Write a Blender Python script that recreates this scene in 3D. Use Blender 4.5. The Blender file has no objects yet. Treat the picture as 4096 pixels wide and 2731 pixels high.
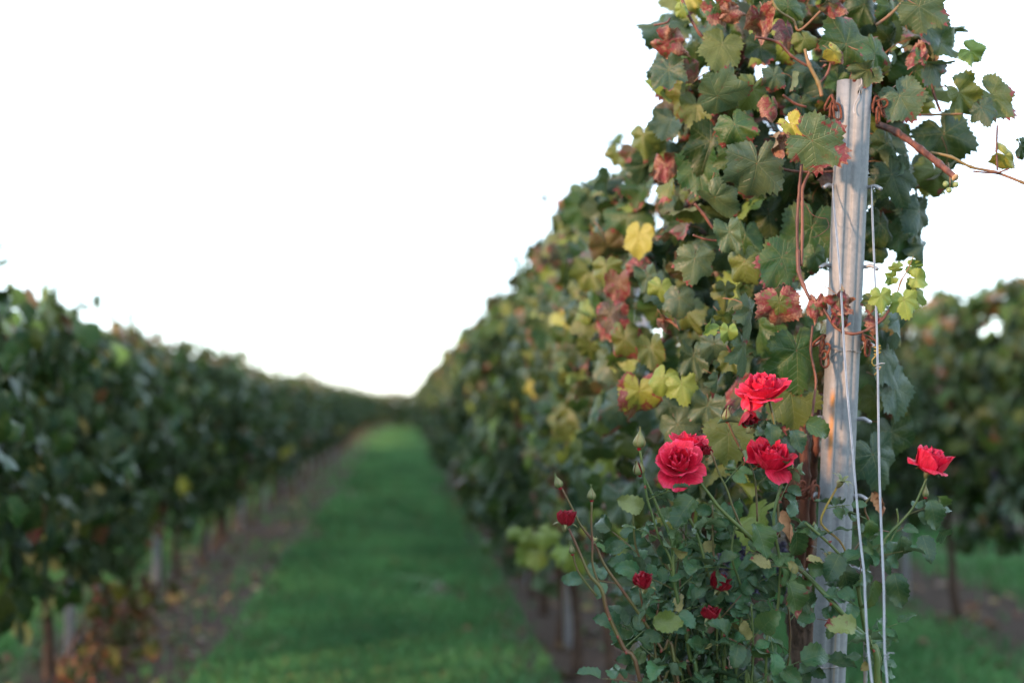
import bpy, math, random
import numpy as np
from mathutils import Vector, Matrix, Euler, noise as mnoise

# ------------------------------------------------------------------ camera, sky, sun, exposure
scene = bpy.context.scene
COL = scene.collection
CAM_H = 1.27
YAW, PITCH = math.radians(4.30), math.radians(2.40)
FPX = 50.0 / 36.0 * 4096.0
cam_data = bpy.data.cameras.new('camera')
cam = bpy.data.objects.new('camera', cam_data)
COL.objects.link(cam)
cam.location = (0, 0, CAM_H)
cam.rotation_mode = 'XYZ'
cam.rotation_euler = (math.pi / 2 + PITCH, 0, -YAW)
cam_data.sensor_width = 36.0
cam_data.lens = 50.0
cam_data.clip_start = 0.05
cam_data.clip_end = 2000.0
cam_data.dof.use_dof = True
cam_data.dof.focus_distance = 2.55
cam_data.dof.aperture_fstop = 1.8
scene.camera = cam

SUN_EL = math.radians(9.5)
SUN_DIR = Vector((-0.80, -0.60, math.tan(SUN_EL))).normalized()     # towards the sun
world = bpy.data.worlds.new('World')
scene.world = world
world.use_nodes = True
wn = world.node_tree
wn.nodes.clear()
w_out = wn.nodes.new('ShaderNodeOutputWorld')
w_bg = wn.nodes.new('ShaderNodeBackground')
w_sky = wn.nodes.new('ShaderNodeTexSky')
w_sky.sky_type = 'NISHITA'
w_sky.sun_disc = False
w_sky.sun_elevation = SUN_EL
w_sky.sun_rotation = math.atan2(SUN_DIR.x, SUN_DIR.y)
w_sky.air_density = 0.8
w_sky.dust_density = 0.1
w_sky.ozone_density = 1.3
w_bg.inputs['Strength'].default_value = 0.05
w_veil = wn.nodes.new('ShaderNodeBackground')          # even thin white overcast over the whole sky
w_veil.inputs['Color'].default_value = (0.76, 0.87, 1.0, 1)
w_veil.inputs['Strength'].default_value = 0.40
w_add = wn.nodes.new('ShaderNodeAddShader')
wn.links.new(w_sky.outputs[0], w_bg.inputs[0])
wn.links.new(w_bg.outputs[0], w_add.inputs[0])
wn.links.new(w_veil.outputs[0], w_add.inputs[1])
wn.links.new(w_add.outputs[0], w_out.inputs[0])

sun_data = bpy.data.lights.new('sun', 'SUN')
sun_data.energy = 1.35
sun_data.angle = math.radians(3.0)
sun_data.color = (1.0, 0.60, 0.36)
sun = bpy.data.objects.new('sun', sun_data)
COL.objects.link(sun)
sun.rotation_euler = (-SUN_DIR).to_track_quat('-Z', 'Y').to_euler()

scene.view_settings.view_transform = 'Standard'
scene.view_settings.look = 'None'
scene.view_settings.gamma = 1.0
scene.view_settings.use_curve_mapping = False
scene.view_settings.exposure = 2.3
scene.render.engine = 'CYCLES'
scene.cycles.use_denoising = True
scene.cycles.max_bounces = 6
scene.cycles.diffuse_bounces = 2
scene.cycles.transparent_max_bounces = 8

# ------------------------------------------------------------------ helpers
rng = random.Random(7)
nrg = np.random.default_rng(11)
WM = {}                                   # world matrices of the objects built here
CAM_R = Euler(cam.rotation_euler, 'XYZ').to_matrix()

def P(px, py, y):
    """point on the ray through photo pixel (4096 wide) at distance y along the rows"""
    d = CAM_R @ Vector(((px - 2048.0) / FPX, (1365.5 - py) / FPX, -1.0))
    t = y / d.y
    return Vector((d.x * t, y, CAM_H + d.z * t))

def link(o):
    COL.objects.link(o)
    return o

def tag(o, label=None, cat=None, group=None, kind=None):
    if label: o['label'] = label
    if cat: o['category'] = cat
    if group: o['group'] = group
    if kind: o['kind'] = kind
    return o

def empty(name, loc, rz=0.0):
    o = link(bpy.data.objects.new(name, None))
    o.empty_display_size = 0.1
    m = Matrix.Translation(loc) @ Matrix.Rotation(rz, 4, 'Z')
    o.matrix_basis = m
    WM[o] = m
    return o

def mk(name, mesh, parent=None, world=None, color=None):
    """object of a mesh whose matrix is given in world space, parented without an inverse"""
    o = link(bpy.data.objects.new(name, mesh))
    w = world if world is not None else Matrix.Identity(4)
    WM[o] = w
    if parent is not None:
        o.parent = parent
        o.matrix_basis = WM[parent].inverted() @ w
    else:
        o.matrix_basis = w
    if color is not None: o.color = color
    return o

def mesh_from(name, verts, faces, mats, smooth=True, midx=None):
    me = bpy.data.meshes.new(name)
    me.from_pydata([tuple(v) for v in verts], [], faces)
    for m in (mats if isinstance(mats, (list, tuple)) else [mats]): me.materials.append(m)
    if smooth: me.polygons.foreach_set('use_smooth', np.ones(len(me.polygons), dtype=bool))
    if midx is not None: me.polygons.foreach_set('material_index', np.array(midx, dtype=np.int32))
    me.update()
    return me

def np_mesh(name, V, tris, mat, smooth=True):
    """fast triangle mesh from numpy arrays"""
    me = bpy.data.meshes.new(name)
    n, m = len(V), len(tris)
    me.vertices.add(n); me.vertices.foreach_set('co', V.astype(np.float32).ravel())
    me.loops.add(m * 3); me.loops.foreach_set('vertex_index', tris.astype(np.int32).ravel())
    me.polygons.add(m)
    me.polygons.foreach_set('loop_start', np.arange(0, m * 3, 3, dtype=np.int32))
    me.polygons.foreach_set('loop_total', np.full(m, 3, dtype=np.int32))
    if smooth: me.polygons.foreach_set('use_smooth', np.ones(m, dtype=bool))
    me.materials.append(mat)
    me.update(calc_edges=True)
    return me

def set_col(me, arr, name='Col'):
    a = me.color_attributes.new(name, 'FLOAT_COLOR', 'POINT')
    a.data.foreach_set('color', np.asarray(arr, dtype=np.float32).ravel())

def set_vec(me, arr, name='leafco'):
    a = me.attributes.new(name, 'FLOAT_VECTOR', 'POINT')
    a.data.foreach_set('vector', np.asarray(arr, dtype=np.float32).ravel())

def crom(pts, rad, n):
    """Catmull-Rom resample of points and radii"""
    out, ro = [], []
    p = [Vector(q) for q in pts]
    k = len(p)
    for i in range(k - 1):
        a, b, c, d = p[max(i - 1, 0)], p[i], p[i + 1], p[min(i + 2, k - 1)]
        for s in range(n):
            t = s / n
            out.append(0.5 * ((2 * b) + (c - a) * t + (2 * a - 5 * b + 4 * c - d) * t * t + (3 * b - a - 3 * c + d) * t ** 3))
            ro.append(rad[i] * (1 - t) + rad[i + 1] * t)
    out.append(p[-1]); ro.append(rad[-1])
    return out, ro

def tube_data(pts, rad, sides=6, sub=3, closed=False, cap=True):
    if isinstance(rad, (int, float)): rad = [rad] * len(pts)
    if sub > 1 and not closed: pts, rad = crom(pts, rad, sub)
    pts = [Vector(p) for p in pts]
    n = len(pts)
    V, F = [], []
    ref = None
    for i, p in enumerate(pts):
        if closed: t = (pts[(i + 1) % n] - pts[i - 1])
        else: t = pts[min(i + 1, n - 1)] - pts[max(i - 1, 0)]
        t.normalize()
        if ref is None:
            ref = t.orthogonal().normalized()
        u = (ref - t * ref.dot(t))
        u = u.normalized() if u.length > 1e-6 else t.orthogonal().normalized()
        ref = u
        v = t.cross(u)
        for k in range(sides):
            a = 2 * math.pi * k / sides
            V.append(p + (u * math.cos(a) + v * math.sin(a)) * rad[i])
    segs = n if closed else n - 1
    for i in range(segs):
        j = (i + 1) % n
        for k in range(sides):
            l = (k + 1) % sides
            F.append((i * sides + k, i * sides + l, j * sides + l, j * sides + k))
    if cap and not closed:
        F.append(tuple(range(sides))[::-1])
        F.append(tuple((n - 1) * sides + k for k in range(sides)))
    return V, F

def tube(name, pts, rad, mat, sides=6, sub=3, closed=False):
    V, F = tube_data(pts, rad, sides, sub, closed)
    return mesh_from(name, V, F, mat)

# ------------------------------------------------------------------ materials
class NT:
    def __init__(self, name):
        self.m = bpy.data.materials.new(name)
        self.m.use_nodes = True
        self.t = self.m.node_tree
        self.t.nodes.clear()
        self.out = self.n('ShaderNodeOutputMaterial')
    def n(self, typ, **kw):
        x = self.t.nodes.new(typ)
        for k, v in kw.items(): setattr(x, k, v)
        return x
    def l(self, a, b): self.t.links.new(a, b)
    def put(self, v, sock):
        if isinstance(v, (int, float)): sock.default_value = v
        elif isinstance(v, (tuple, list)): sock.default_value = v
        else: self.l(v, sock)
    def math(self, op, a, b=0.0, c=0.0, clamp=False):
        x = self.n('ShaderNodeMath', operation=op, use_clamp=clamp)
        self.put(a, x.inputs[0]); self.put(b, x.inputs[1]); self.put(c, x.inputs[2])
        return x.outputs[0]
    def mix(self, f, a, b, mode='MIX'):
        x = self.n('ShaderNodeMix', data_type='RGBA', blend_type=mode)
        self.put(f, x.inputs[0])
        for v, s in ((a, x.inputs[6]), (b, x.inputs[7])):
            if isinstance(v, (tuple, list)) and len(v) == 3: v = (*v, 1)
            self.put(v, s)
        return x.outputs[2]
    def noise(self, vec, scale, detail=3.0, rough=0.55, dim='3D', w=None):
        x = self.n('ShaderNodeTexNoise', noise_dimensions=dim)
        if vec is not None: self.l(vec, x.inputs['Vector'])
        x.inputs['Scale'].default_value = scale
        x.inputs['Detail'].default_value = detail
        x.inputs['Roughness'].default_value = rough
        if w is not None: self.l(w, x.inputs['W'])
        return x.outputs[0]
    def ss(self, v, lo, hi):
        x = self.n('ShaderNodeMapRange', interpolation_type='SMOOTHSTEP')
        self.put(v, x.inputs[0]); self.put(lo, x.inputs[1]); self.put(hi, x.inputs[2])
        return x.outputs[0]
    def ramp(self, f, stops):
        x = self.n('ShaderNodeValToRGB')
        e = x.color_ramp.elements
        while len(e) < len(stops): e.new(0.5)
        for i, (p, c) in enumerate(stops):
            e[i].position = p; e[i].color = (*c, 1)
        self.l(f, x.inputs[0])
        return x.outputs[0]
    def bump(self, h, strength, dist=0.002):
        x = self.n('ShaderNodeBump')
        x.inputs['Strength'].default_value = strength
        x.inputs['Distance'].default_value = dist
        self.l(h, x.inputs['Height'])
        return x.outputs[0]
    def pbsdf(self, color, rough=0.6, metal=0.0, spec=0.5, normal=None):
        x = self.n('ShaderNodeBsdfPrincipled')
        if isinstance(color, (tuple, list)) and len(color) == 3: color = (*color, 1)
        self.put(color, x.inputs['Base Color']); self.put(rough, x.inputs['Roughness'])
        self.put(metal, x.inputs['Metallic']); self.put(spec, x.inputs['Specular IOR Level'])
        if normal is not None: self.l(normal, x.inputs['Normal'])
        return x
    def done(self, shader):
        self.l(shader, self.out.inputs[0])
        return self.m

def leaf_mat(name, src, spec=0.5, rough=0.42, trans=0.28, palmate=True, bump=0.5):
    N = NT(name)
    at = N.n('ShaderNodeAttribute', attribute_name='leafco')
    sep = N.n('ShaderNodeSeparateXYZ'); N.l(at.outputs['Vector'], sep.inputs[0])
    u, v, w0 = sep.outputs
    if src == 'obj':
        oi = N.n('ShaderNodeObjectInfo')
        base, alpha = oi.outputs['Color'], oi.outputs['Alpha']
        w = N.math('MULTIPLY', oi.outputs['Random'], 60.0)
    else:
        ca = N.n('ShaderNodeAttribute', attribute_name='Col')
        base, alpha = ca.outputs['Color'], ca.outputs['Alpha']
        w = N.math('MULTIPLY', w0, 60.0)
    flat = N.n('ShaderNodeCombineXYZ'); N.l(u, flat.inputs[0]); N.l(v, flat.inputs[1])
    fv = flat.outputs[0]
    r = N.math('SQRT', N.math('ADD', N.math('MULTIPLY', u, u), N.math('MULTIPLY', v, v)))
    if palmate:
        ang = N.math('ARCTAN2', u, v)
        d = N.math('PINGPONG', ang, math.radians(26))
        across = N.math('MULTIPLY', r, N.math('SINE', d))
        along = N.math('MULTIPLY', r, N.math('COSINE', d))
    else:
        across = N.math('ABSOLUTE', u)
        along = v
    main = N.math('SUBTRACT', 1.0, N.ss(N.math('ADD', across, N.math('MULTIPLY', r, 0.009)), 0.006, 0.018))
    st = N.math('PINGPONG', N.math('SUBTRACT', along, N.math('MULTIPLY', across, 0.75)), 0.075)
    second = N.math('SUBTRACT', 1.0, N.ss(st, 0.003, 0.016))
    n1 = N.noise(fv, 2.2, 3.0, 0.6, '4D', w)
    n2 = N.noise(fv, 16.0, 2.0, 0.6, '4D', w)
    c = N.mix(N.ss(n1, 0.35, 0.75), base, N.mix(0.24, base, (0.20, 0.20, 0.035)))
    c = N.mix(N.math('MULTIPLY', n2, 0.35), c, (0.012, 0.03, 0.012))
    c = N.mix(N.math('MULTIPLY', second, 0.10), c, (0.24, 0.27, 0.09))
    c = N.mix(N.math('MULTIPLY', main, 0.20), c, (0.26, 0.27, 0.11))
    # autumn scorch: blotches that start at the margin
    n3 = N.noise(fv, 3.2, 5.0, 0.62, '4D', w)
    bl = N.math('ADD', N.math('MULTIPLY', n3, 0.9), N.math('MULTIPLY', N.math('MULTIPLY', r, r), 0.33))
    thr = N.math('SUBTRACT', 1.02, N.math('MULTIPLY', alpha, 0.75))
    d1 = N.math('SUBTRACT', bl, thr)
    m1 = N.ss(d1, -0.05, 0.02)
    m2 = N.ss(d1, 0.02, 0.12)
    scorch = N.mix(m2, (0.17, 0.022, 0.03), N.mix(N.ss(n2, 0.35, 0.65), (0.16, 0.055, 0.042), (0.31, 0.165, 0.105)))
    c = N.mix(m1, c, scorch)
    n4 = N.noise(fv, 7.0, 3.0, 0.7, '4D', w)
    sp = N.math('MULTIPLY', N.ss(n4, 0.60, 0.68), N.ss(alpha, 0.1, 0.5))
    c = N.mix(N.math('MULTIPLY', sp, 0.6), c, (0.13, 0.045, 0.03))
    geo = N.n('ShaderNodeNewGeometry')
    under = N.mix(0.42, c, (0.20, 0.26, 0.17))
    cc = N.mix(geo.outputs['Backfacing'], c, under)
    h = N.math('ADD', N.math('MULTIPLY', N.math('ADD', main, N.math('MULTIPLY', second, 0.6)), -1.0), N.math('MULTIPLY', n2, 0.8))
    nb = N.bump(h, bump, 0.003)
    ro = N.math('ADD', N.math('ADD', N.math('MULTIPLY', n1, 0.2), rough - 0.1), N.math('MULTIPLY', geo.outputs['Backfacing'], 0.25))
    bs = N.pbsdf(cc, ro, 0.0, spec, nb)
    tr = N.n('ShaderNodeBsdfTranslucent')
    N.l(N.mix(0.55, N.mix(0.5, c, (0.18, 0.24, 0.02)), c), tr.inputs[0])
    ms = N.n('ShaderNodeMixShader'); ms.inputs[0].default_value = trans
    N.l(bs.outputs[0], ms.inputs[1]); N.l(tr.outputs[0], ms.inputs[2])
    return N.done(ms.outputs[0])

def noisy_mat(name, c1, c2, scale=20, rough=0.7, spec=0.4, metal=0.0, stretch=(1, 1, 1), bump=0.4, bdist=0.004):
    N = NT(name)
    tc = N.n('ShaderNodeTexCoord')
    mp = N.n('ShaderNodeMapping'); mp.inputs['Scale'].default_value = stretch
    N.l(tc.outputs['Object'], mp.inputs[0])
    n = N.noise(mp.outputs[0], scale, 5.0, 0.6)
    c = N.mix(N.ss(n, 0.3, 0.7), c1, c2)
    b = N.pbsdf(c, rough, metal, spec, N.bump(n, bump, bdist))
    return N.done(b.outputs[0])

M_LEAF = leaf_mat('vine_leaf', 'obj', spec=0.40, rough=0.42, trans=0.17, bump=0.42)
M_LEAFS = leaf_mat('vine_leaf_mass', 'att', spec=0.12, rough=0.33, trans=0.13, bump=0.2)
M_ROSEL = leaf_mat('rose_leaf', 'obj', spec=0.25, rough=0.30, trans=0.12, palmate=False, bump=0.3)
M_PETI = noisy_mat('petiole', (0.20, 0.06, 0.04), (0.22, 0.14, 0.05), 30, 0.55)
M_CANE = noisy_mat('vine_cane', (0.055, 0.020, 0.016), (0.17, 0.062, 0.038), 14, 0.5, stretch=(6, 6, 1))
M_CANEG = noisy_mat('vine_cane_green', (0.14, 0.13, 0.04), (0.22, 0.09, 0.05), 9, 0.5)
M_BARK = noisy_mat('vine_bark', (0.035, 0.024, 0.019), (0.14, 0.092, 0.068), 22, 0.9, 0.2, stretch=(5, 5, 0.7), bump=1.0, bdist=0.012)
M_STEM = noisy_mat('rose_stem', (0.055, 0.10, 0.025), (0.11, 0.135, 0.035), 18, 0.45)
M_STEMR = noisy_mat('rose_stem_red', (0.13, 0.045, 0.03), (0.10, 0.11, 0.03), 14, 0.45)
M_THORN = noisy_mat('thorn', (0.17, 0.025, 0.02), (0.22, 0.06, 0.03), 60, 0.5)
M_SEPAL = noisy_mat('sepal', (0.085, 0.120, 0.038), (0.20, 0.175, 0.075), 60, 0.55)
M_RUST = noisy_mat('rusty_iron', (0.07, 0.022, 0.014), (0.20, 0.065, 0.035), 160, 0.85, 0.3, bump=0.8, bdist=0.001)
M_WIRE = noisy_mat('galvanised_wire', (0.26, 0.265, 0.28), (0.36, 0.36, 0.375), 40, 0.42, 0.5, 0.55, bump=0.1)
M_TIE = noisy_mat('old_wire', (0.22, 0.19, 0.17), (0.40, 0.38, 0.37), 80, 0.5, 0.5, 0.6, bump=0.2)
M_TENDRIL = noisy_mat('tendril', (0.30, 0.22, 0.03), (0.22, 0.13, 0.04), 60, 0.6)
M_DRY = noisy_mat('dry_leaf', (0.20, 0.08, 0.035), (0.42, 0.22, 0.11), 45, 0.8)
M_GRAPE = noisy_mat('dark_grape', (0.012, 0.012, 0.03), (0.035, 0.03, 0.07), 30, 0.45)
M_GRAPEG = noisy_mat('green_grape', (0.15, 0.21, 0.08), (0.22, 0.28, 0.12), 30, 0.4)
M_CUT = noisy_mat('cut_wood', (0.35, 0.20, 0.10), (0.55, 0.36, 0.20), 120, 0.8)

def petal_mat(name, deep, bright, edge):
    N = NT(name)
    at = N.n('ShaderNodeAttribute', attribute_name='leafco')
    sep = N.n('ShaderNodeSeparateXYZ'); N.l(at.outputs['Vector'], sep.inputs[0])
    u, v, w0 = sep.outputs
    oi = N.n('ShaderNodeObjectInfo')
    w = N.math('MULTIPLY', oi.outputs['Random'], 40.0)
    mp = N.n('ShaderNodeMapping'); mp.inputs['Scale'].default_value = (3.0, 1.2, 1.0)
    N.l(at.outputs['Vector'], mp.inputs[0])
    n = N.noise(mp.outputs[0], 3.0, 4.0, 0.6, '4D', w)
    nf = N.noise(at.outputs['Vector'], 26.0, 2.0, 0.6, '4D', w)
    c = N.mix(N.ss(n, 0.3, 0.72), deep, bright)
    # bleached rim with small dry nicks
    rim = N.ss(N.math('ADD', N.math('MAXIMUM', v, N.math('ABSOLUTE', u)), N.math('MULTIPLY', N.math('SUBTRACT', n, 0.5), 0.25)), 0.86, 1.06)
    c = N.mix(N.math('MULTIPLY', rim, 0.55), c, edge)
    speck = N.math('MULTIPLY', N.ss(nf, 0.70, 0.78), N.ss(v, 0.55, 0.95))
    c = N.mix(N.math('MULTIPLY', speck, 0.7), c, (0.55, 0.33, 0.22))
    b = N.pbsdf(c, 0.48, 0.0, 0.35, N.bump(n, 0.35, 0.004))
    try:
        b.inputs['Sheen Weight'].default_value = 0.08
        b.inputs['Sheen Tint'].default_value = (1.0, 0.45, 0.55, 1)
    except KeyError: pass
    tr = N.n('ShaderNodeBsdfTranslucent'); N.l(c, tr.inputs[0])
    ms = N.n('ShaderNodeMixShader'); ms.inputs[0].default_value = 0.28
    N.l(b.outputs[0], ms.inputs[1]); N.l(tr.outputs[0], ms.inputs[2])
    return N.done(ms.outputs[0])

M_PETAL = petal_mat('rose_petal', (0.50, 0.004, 0.026), (0.78, 0.018, 0.070), (0.76, 0.085, 0.20))
M_PETALD = petal_mat('rose_petal_dark', (0.20, 0.004, 0.012), (0.42, 0.012, 0.030), (0.10, 0.010, 0.02))

def galvanised():
    N = NT('galvanised_post')
    tc = N.n('ShaderNodeTexCoord')
    o = tc.outputs['Object']
    vor = N.n('ShaderNodeTexVoronoi'); vor.inputs['Scale'].default_value = 150.0
    N.l(o, vor.inputs['Vector'])
    sp = N.n('ShaderNodeSeparateXYZ'); N.l(vor.outputs['Color'], sp.inputs[0])
    mp = N.n('ShaderNodeMapping'); mp.inputs['Scale'].default_value = (4, 4, 1.6)
    N.l(o, mp.inputs[0])
    n = N.noise(mp.outputs[0], 9.0, 5.0, 0.65)
    nbig = N.noise(o, 14.0, 3.0, 0.6)
    f = N.math('ADD', N.math('MULTIPLY', sp.outputs[0], 0.40), N.math('MULTIPLY', n, 0.38))
    c = N.ramp(f, [(0.25, (0.195, 0.205, 0.218)), (0.6, (0.235, 0.242, 0.252)), (0.95, (0.28, 0.285, 0.29))])
    # white-rust blotches and rust runs below the chain
    c = N.mix(N.math('MULTIPLY', N.ss(nbig, 0.55, 0.72), 0.4), c, (0.34, 0.33, 0.31))
    so = N.n('ShaderNodeSeparateXYZ'); N.l(o, so.inputs[0])
    run = N.math('MULTIPLY', N.math('SUBTRACT', 1.0, N.ss(N.math('ABSOLUTE', N.math('ADD', so.outputs[0], 0.021)), 0.001, 0.007)),
                 N.math('MULTIPLY', N.ss(so.outputs[2], 1.15, 1.27), N.math('SUBTRACT', 1.0, N.ss(so.outputs[2], 1.33, 1.36))))
    c = N.mix(N.math('MULTIPLY', run, N.ss(n, 0.25, 0.6)), c, (0.38, 0.17, 0.05))
    run2 = N.math('MULTIPLY', N.math('SUBTRACT', 1.0, N.ss(N.math('ABSOLUTE', N.math('SUBTRACT', so.outputs[0], 0.004)), 0.0005, 0.003)), N.math('SUBTRACT', 1.0, N.ss(so.outputs[2], 0.85, 1.0)))
    c = N.mix(N.math('MULTIPLY', run2, 0.45), c, (0.30, 0.20, 0.09))
    b = N.pbsdf(c, 0.58, 0.10, 0.4, N.bump(n, 0.06, 0.002))
    return N.done(b.outputs[0])
M_GALV = galvanised()

def ground_mat():
    N = NT('vineyard_ground')
    tc = N.n('ShaderNodeTexCoord')
    o = tc.outputs['Object']
    sp = N.n('ShaderNodeSeparateXYZ'); N.l(o, sp.inputs[0])
    n1 = N.noise(o, 1.3, 4.0, 0.6)
    n2 = N.noise(o, 14.0, 4.0, 0.65)
    n3 = N.noise(o, 0.25, 3.0, 0.6)
    # rows every 2.43 m: bare earth under the vines, turf between
    x = N.math('PINGPONG', N.math('SUBTRACT', sp.outputs[0], 1.105), 1.215)
    xx = N.math('ADD', x, N.math('MULTIPLY', N.math('SUBTRACT', n1, 0.5), 0.95))
    g = N.ss(xx, 0.34, 0.74)
    soil = N.mix(N.ss(n2, 0.3, 0.7), (0.042, 0.030, 0.024), (0.100, 0.072, 0.056))
    soil = N.mix(N.math('MULTIPLY', N.ss(n1, 0.58, 0.78), 0.5), soil, (0.05, 0.075, 0.03))
    grass = N.mix(N.ss(n2, 0.3, 0.7), (0.045, 0.105, 0.038), (0.075, 0.155, 0.055))
    grass = N.mix(N.math('MULTIPLY', N.ss(n1, 0.50, 0.66), 0.8), grass, (0.085, 0.068, 0.040))
    c = N.mix(g, soil, grass)
    b = N.pbsdf(c, 0.95, 0.0, 0.15, N.bump(n2, 1.0, 0.03))
    return N.done(b.outputs[0])
M_GROUND = ground_mat()

def blade_mat():
    N = NT('grass_blade')
    ca = N.n('ShaderNodeAttribute', attribute_name='Col')
    b = N.pbsdf(ca.outputs['Color'], 0.6, 0.0, 0.35)
    tr = N.n('ShaderNodeBsdfTranslucent'); N.l(ca.outputs['Color'], tr.inputs[0])
    ms = N.n('ShaderNodeMixShader'); ms.inputs[0].default_value = 0.3
    N.l(b.outputs[0], ms.inputs[1]); N.l(tr.outputs[0], ms.inputs[2])
    return N.done(ms.outputs[0])
M_BLADE = blade_mat()

# ------------------------------------------------------------------ ground
ROW_R, SPACING = 0.815, 2.43
ROW_L = ROW_R - SPACING                      # -1.615
ROW_R2 = ROW_R + SPACING
ROW_R3 = ROW_R + 2 * SPACING
ROW_L2 = ROW_R - 2 * SPACING

def build_ground():
    xs = np.concatenate([np.linspace(-400, -12, 14), np.linspace(-11, 14, 101), np.linspace(15, 400, 14)])
    ys = np.concatenate([np.linspace(-300, -8, 10), np.linspace(-7, 60, 135), np.linspace(61, 110, 50), np.linspace(115, 600, 14)])
    V, F = [], []
    for y in ys:
        for x in xs:
            z = 0.0
            if -11 <= x <= 14 and -7 <= y <= 110:
                z = 0.035 * (mnoise.noise(Vector((x * 1.7, y * 1.7, 0)))) + 0.02 * mnoise.noise(Vector((x * 5, y * 5, 3)))
                dx = abs(((x - ROW_R + 1.215) % 2.43) - 1.215)
                z += 0.03 * max(0, 1 - dx / 0.5)
            V.append((x, y, z - 0.02))
    nx = len(xs)
    for j in range(len(ys) - 1):
        for i in range(nx - 1):
            F.append((j * nx + i, j * nx + i + 1, (j + 1) * nx + i + 1, (j + 1) * nx + i))
    tag(mk('ground', mesh_from('ground', V, F, M_GROUND)), kind='structure')
build_ground()

def build_grass():
    """turf blades between the rows, thinning with distance"""
    parts = []
    for x0, y0, y1, n, hw in ((ROW_L + 1.46, 4.5, 16, 70000, 0.98), (ROW_L + 1.46, 16, 66.5, 60000, 0.95), (ROW_R + 1.50, 3.5, 18, 45000, 1.0),
                              (ROW_L - .93, 5, 25, 25000, 1.0), (ROW_R2 + 1.5, 7, 22, 15000, 1.0)):
        u = nrg.random(n)
        y = y0 + (y1 - y0) * u ** 1.5
        x = x0 + np.clip(nrg.normal(0, 0.36, n), -hw * .80, hw * .85)
        parts.append(np.stack([x, y], 1))
        m = n // 45                                  # stray tufts on the bare strips
        yy = y0 + (y1 - y0) * nrg.random(m) ** 1.5
        parts.append(np.stack([x0 - 0.95 + nrg.normal(0, .30, m), yy], 1))
    B = np.concatenate(parts)
    # clump: keep by smooth pseudo noise
    k = np.sin(B[:, 0] * 5.1 + np.sin(B[:, 1] * 2.3) * 1.7) * np.sin(B[:, 1] * 3.7 + np.sin(B[:, 0] * 3.1) * 2.0)
    k2 = np.sin(B[:, 0] * 2.3 + 1.0 + np.sin(B[:, 1] * 0.9)) * np.sin(B[:, 1] * 1.1 + np.sin(B[:, 0] * 1.7) * 1.5)
    B = B[(0.9 * k + 1.5 * k2 + nrg.random(len(B)) * 1.7) > 0.25]
    n = len(B)
    far = np.clip((B[:, 1] - 8) / 30, 0, 1)
    h = (0.035 + 0.05 * nrg.random(n)) * (1 + 0.4 * far)
    wd = (0.004 + 0.006 * nrg.random(n)) * (1 + 3.0 * far)
    a = nrg.random(n) * 6.283
    lean = nrg.random(n) * 0.9
    la = nrg.random(n) * 6.283
    base = np.stack([B[:, 0], B[:, 1], np.full(n, -0.015)], 1)
    side = np.stack([np.cos(a), np.sin(a), np.zeros(n)], 1) * wd[:, None]
    mid = base + np.stack([np.cos(la) * lean * h * .3, np.sin(la) * lean * h * .3, h * 0.6], 1)
    tip = base + np.stack([np.cos(la) * lean * h, np.sin(la) * lean * h, h], 1)
    V = np.stack([base - side, base + side, mid - side * .8, mid + side * .8, tip], 1).reshape(-1, 3)
    t = np.array([[0, 1, 3], [0, 3, 2], [2, 3, 4]])
    T = (t[None] + (np.arange(n) * 5)[:, None, None]).reshape(-1, 3)
    me = np_mesh('grass', V, T, M_BLADE)
    c1, c2, c3 = np.array([.055, .165, .058]), np.array([.095, .270, .092]), np.array([.13, .12, .05])
    f = nrg.random(n)[:, None]
    c = c1 * (1 - f) + c2 * f
    pat = (0.5 + 0.5 * np.sin(B[:, 0] * 3.3 + np.sin(B[:, 1] * 1.3) * 2) * np.sin(B[:, 1] * 1.9 + B[:, 0] * 2))[:, None]
    c = c * (0.75 + 0.5 * pat) + np.array([.018, .014, .0]) * pat
    dry = (nrg.random(n) < 0.09)[:, None]
    c = np.where(dry, c3, c)
    C = np.concatenate([c, np.ones((n, 1))], 1)
    set_col(me, np.repeat(C, 5, axis=0))
    tag(mk('grass', me), 'short green turf carpeting the lanes between vine rows', 'grass', kind='stuff')
build_grass()

# ------------------------------------------------------------------ vine leaf shapes
KEY = [(0, 1.0), (14, .90), (27, .74), (34, .68), (46, .84), (54, .90), (66, .80), (80, .63), (88, .60), (102, .72), (112, .74), (128, .64), (146, .60), (160, .52), (171, .36), (178, .14)]
def leaf_r(deg, lobe=1.0):
    a = abs(deg)
    for (a0, r0), (a1, r1) in zip(KEY, KEY[1:]):
        if a0 <= a <= a1:
            t = (a - a0) / (a1 - a0)
            t = t * t * (3 - 2 * t)
            r = r0 + (r1 - r0) * t
            env = 0.92 - 0.0019 * a if a < 150 else r       # unlobed outline
            return r * lobe + env * (1 - lobe) if a < 150 else r
    return 0.14

def leaf_points(N, rings, lobe, teeth, seed):
    rr = random.Random(seed)
    pts = [(0.0, 0.0)]
    degs = [-177 + 354 * i / (N - 1) for i in range(N)]
    asym = rr.uniform(-0.06, 0.06)
    rad = []
    for i, d in enumerate(degs):
        r = leaf_r(d, lobe) * (1 + asym * math.sin(math.radians(d)))
        if teeth: r *= (1 + (0.06 if i % 2 else -0.035) * (0.4 + 1.2 * rr.random()) + 0.05 * math.sin(d * 0.11 + seed) * rr.random()) if abs(d) < 165 else 1
        rad.append(r)
    for f in rings:
        for d, r in zip(degs, rad):
            a = math.radians(d)
            rs = r if f > 0.9 else leaf_r(d, lobe)
            pts.append((rs * f * math.sin(a), rs * f * math.cos(a)))
    F = []
    for i in range(N - 1): F.append((0, 1 + i + 1, 1 + i))
    for k in range(len(rings) - 1):
        o0, o1 = 1 + k * N, 1 + (k + 1) * N
        for i in range(N - 1): F.append((o0 + i, o0 + i + 1, o1 + i + 1, o1 + i))
    return pts, F

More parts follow.
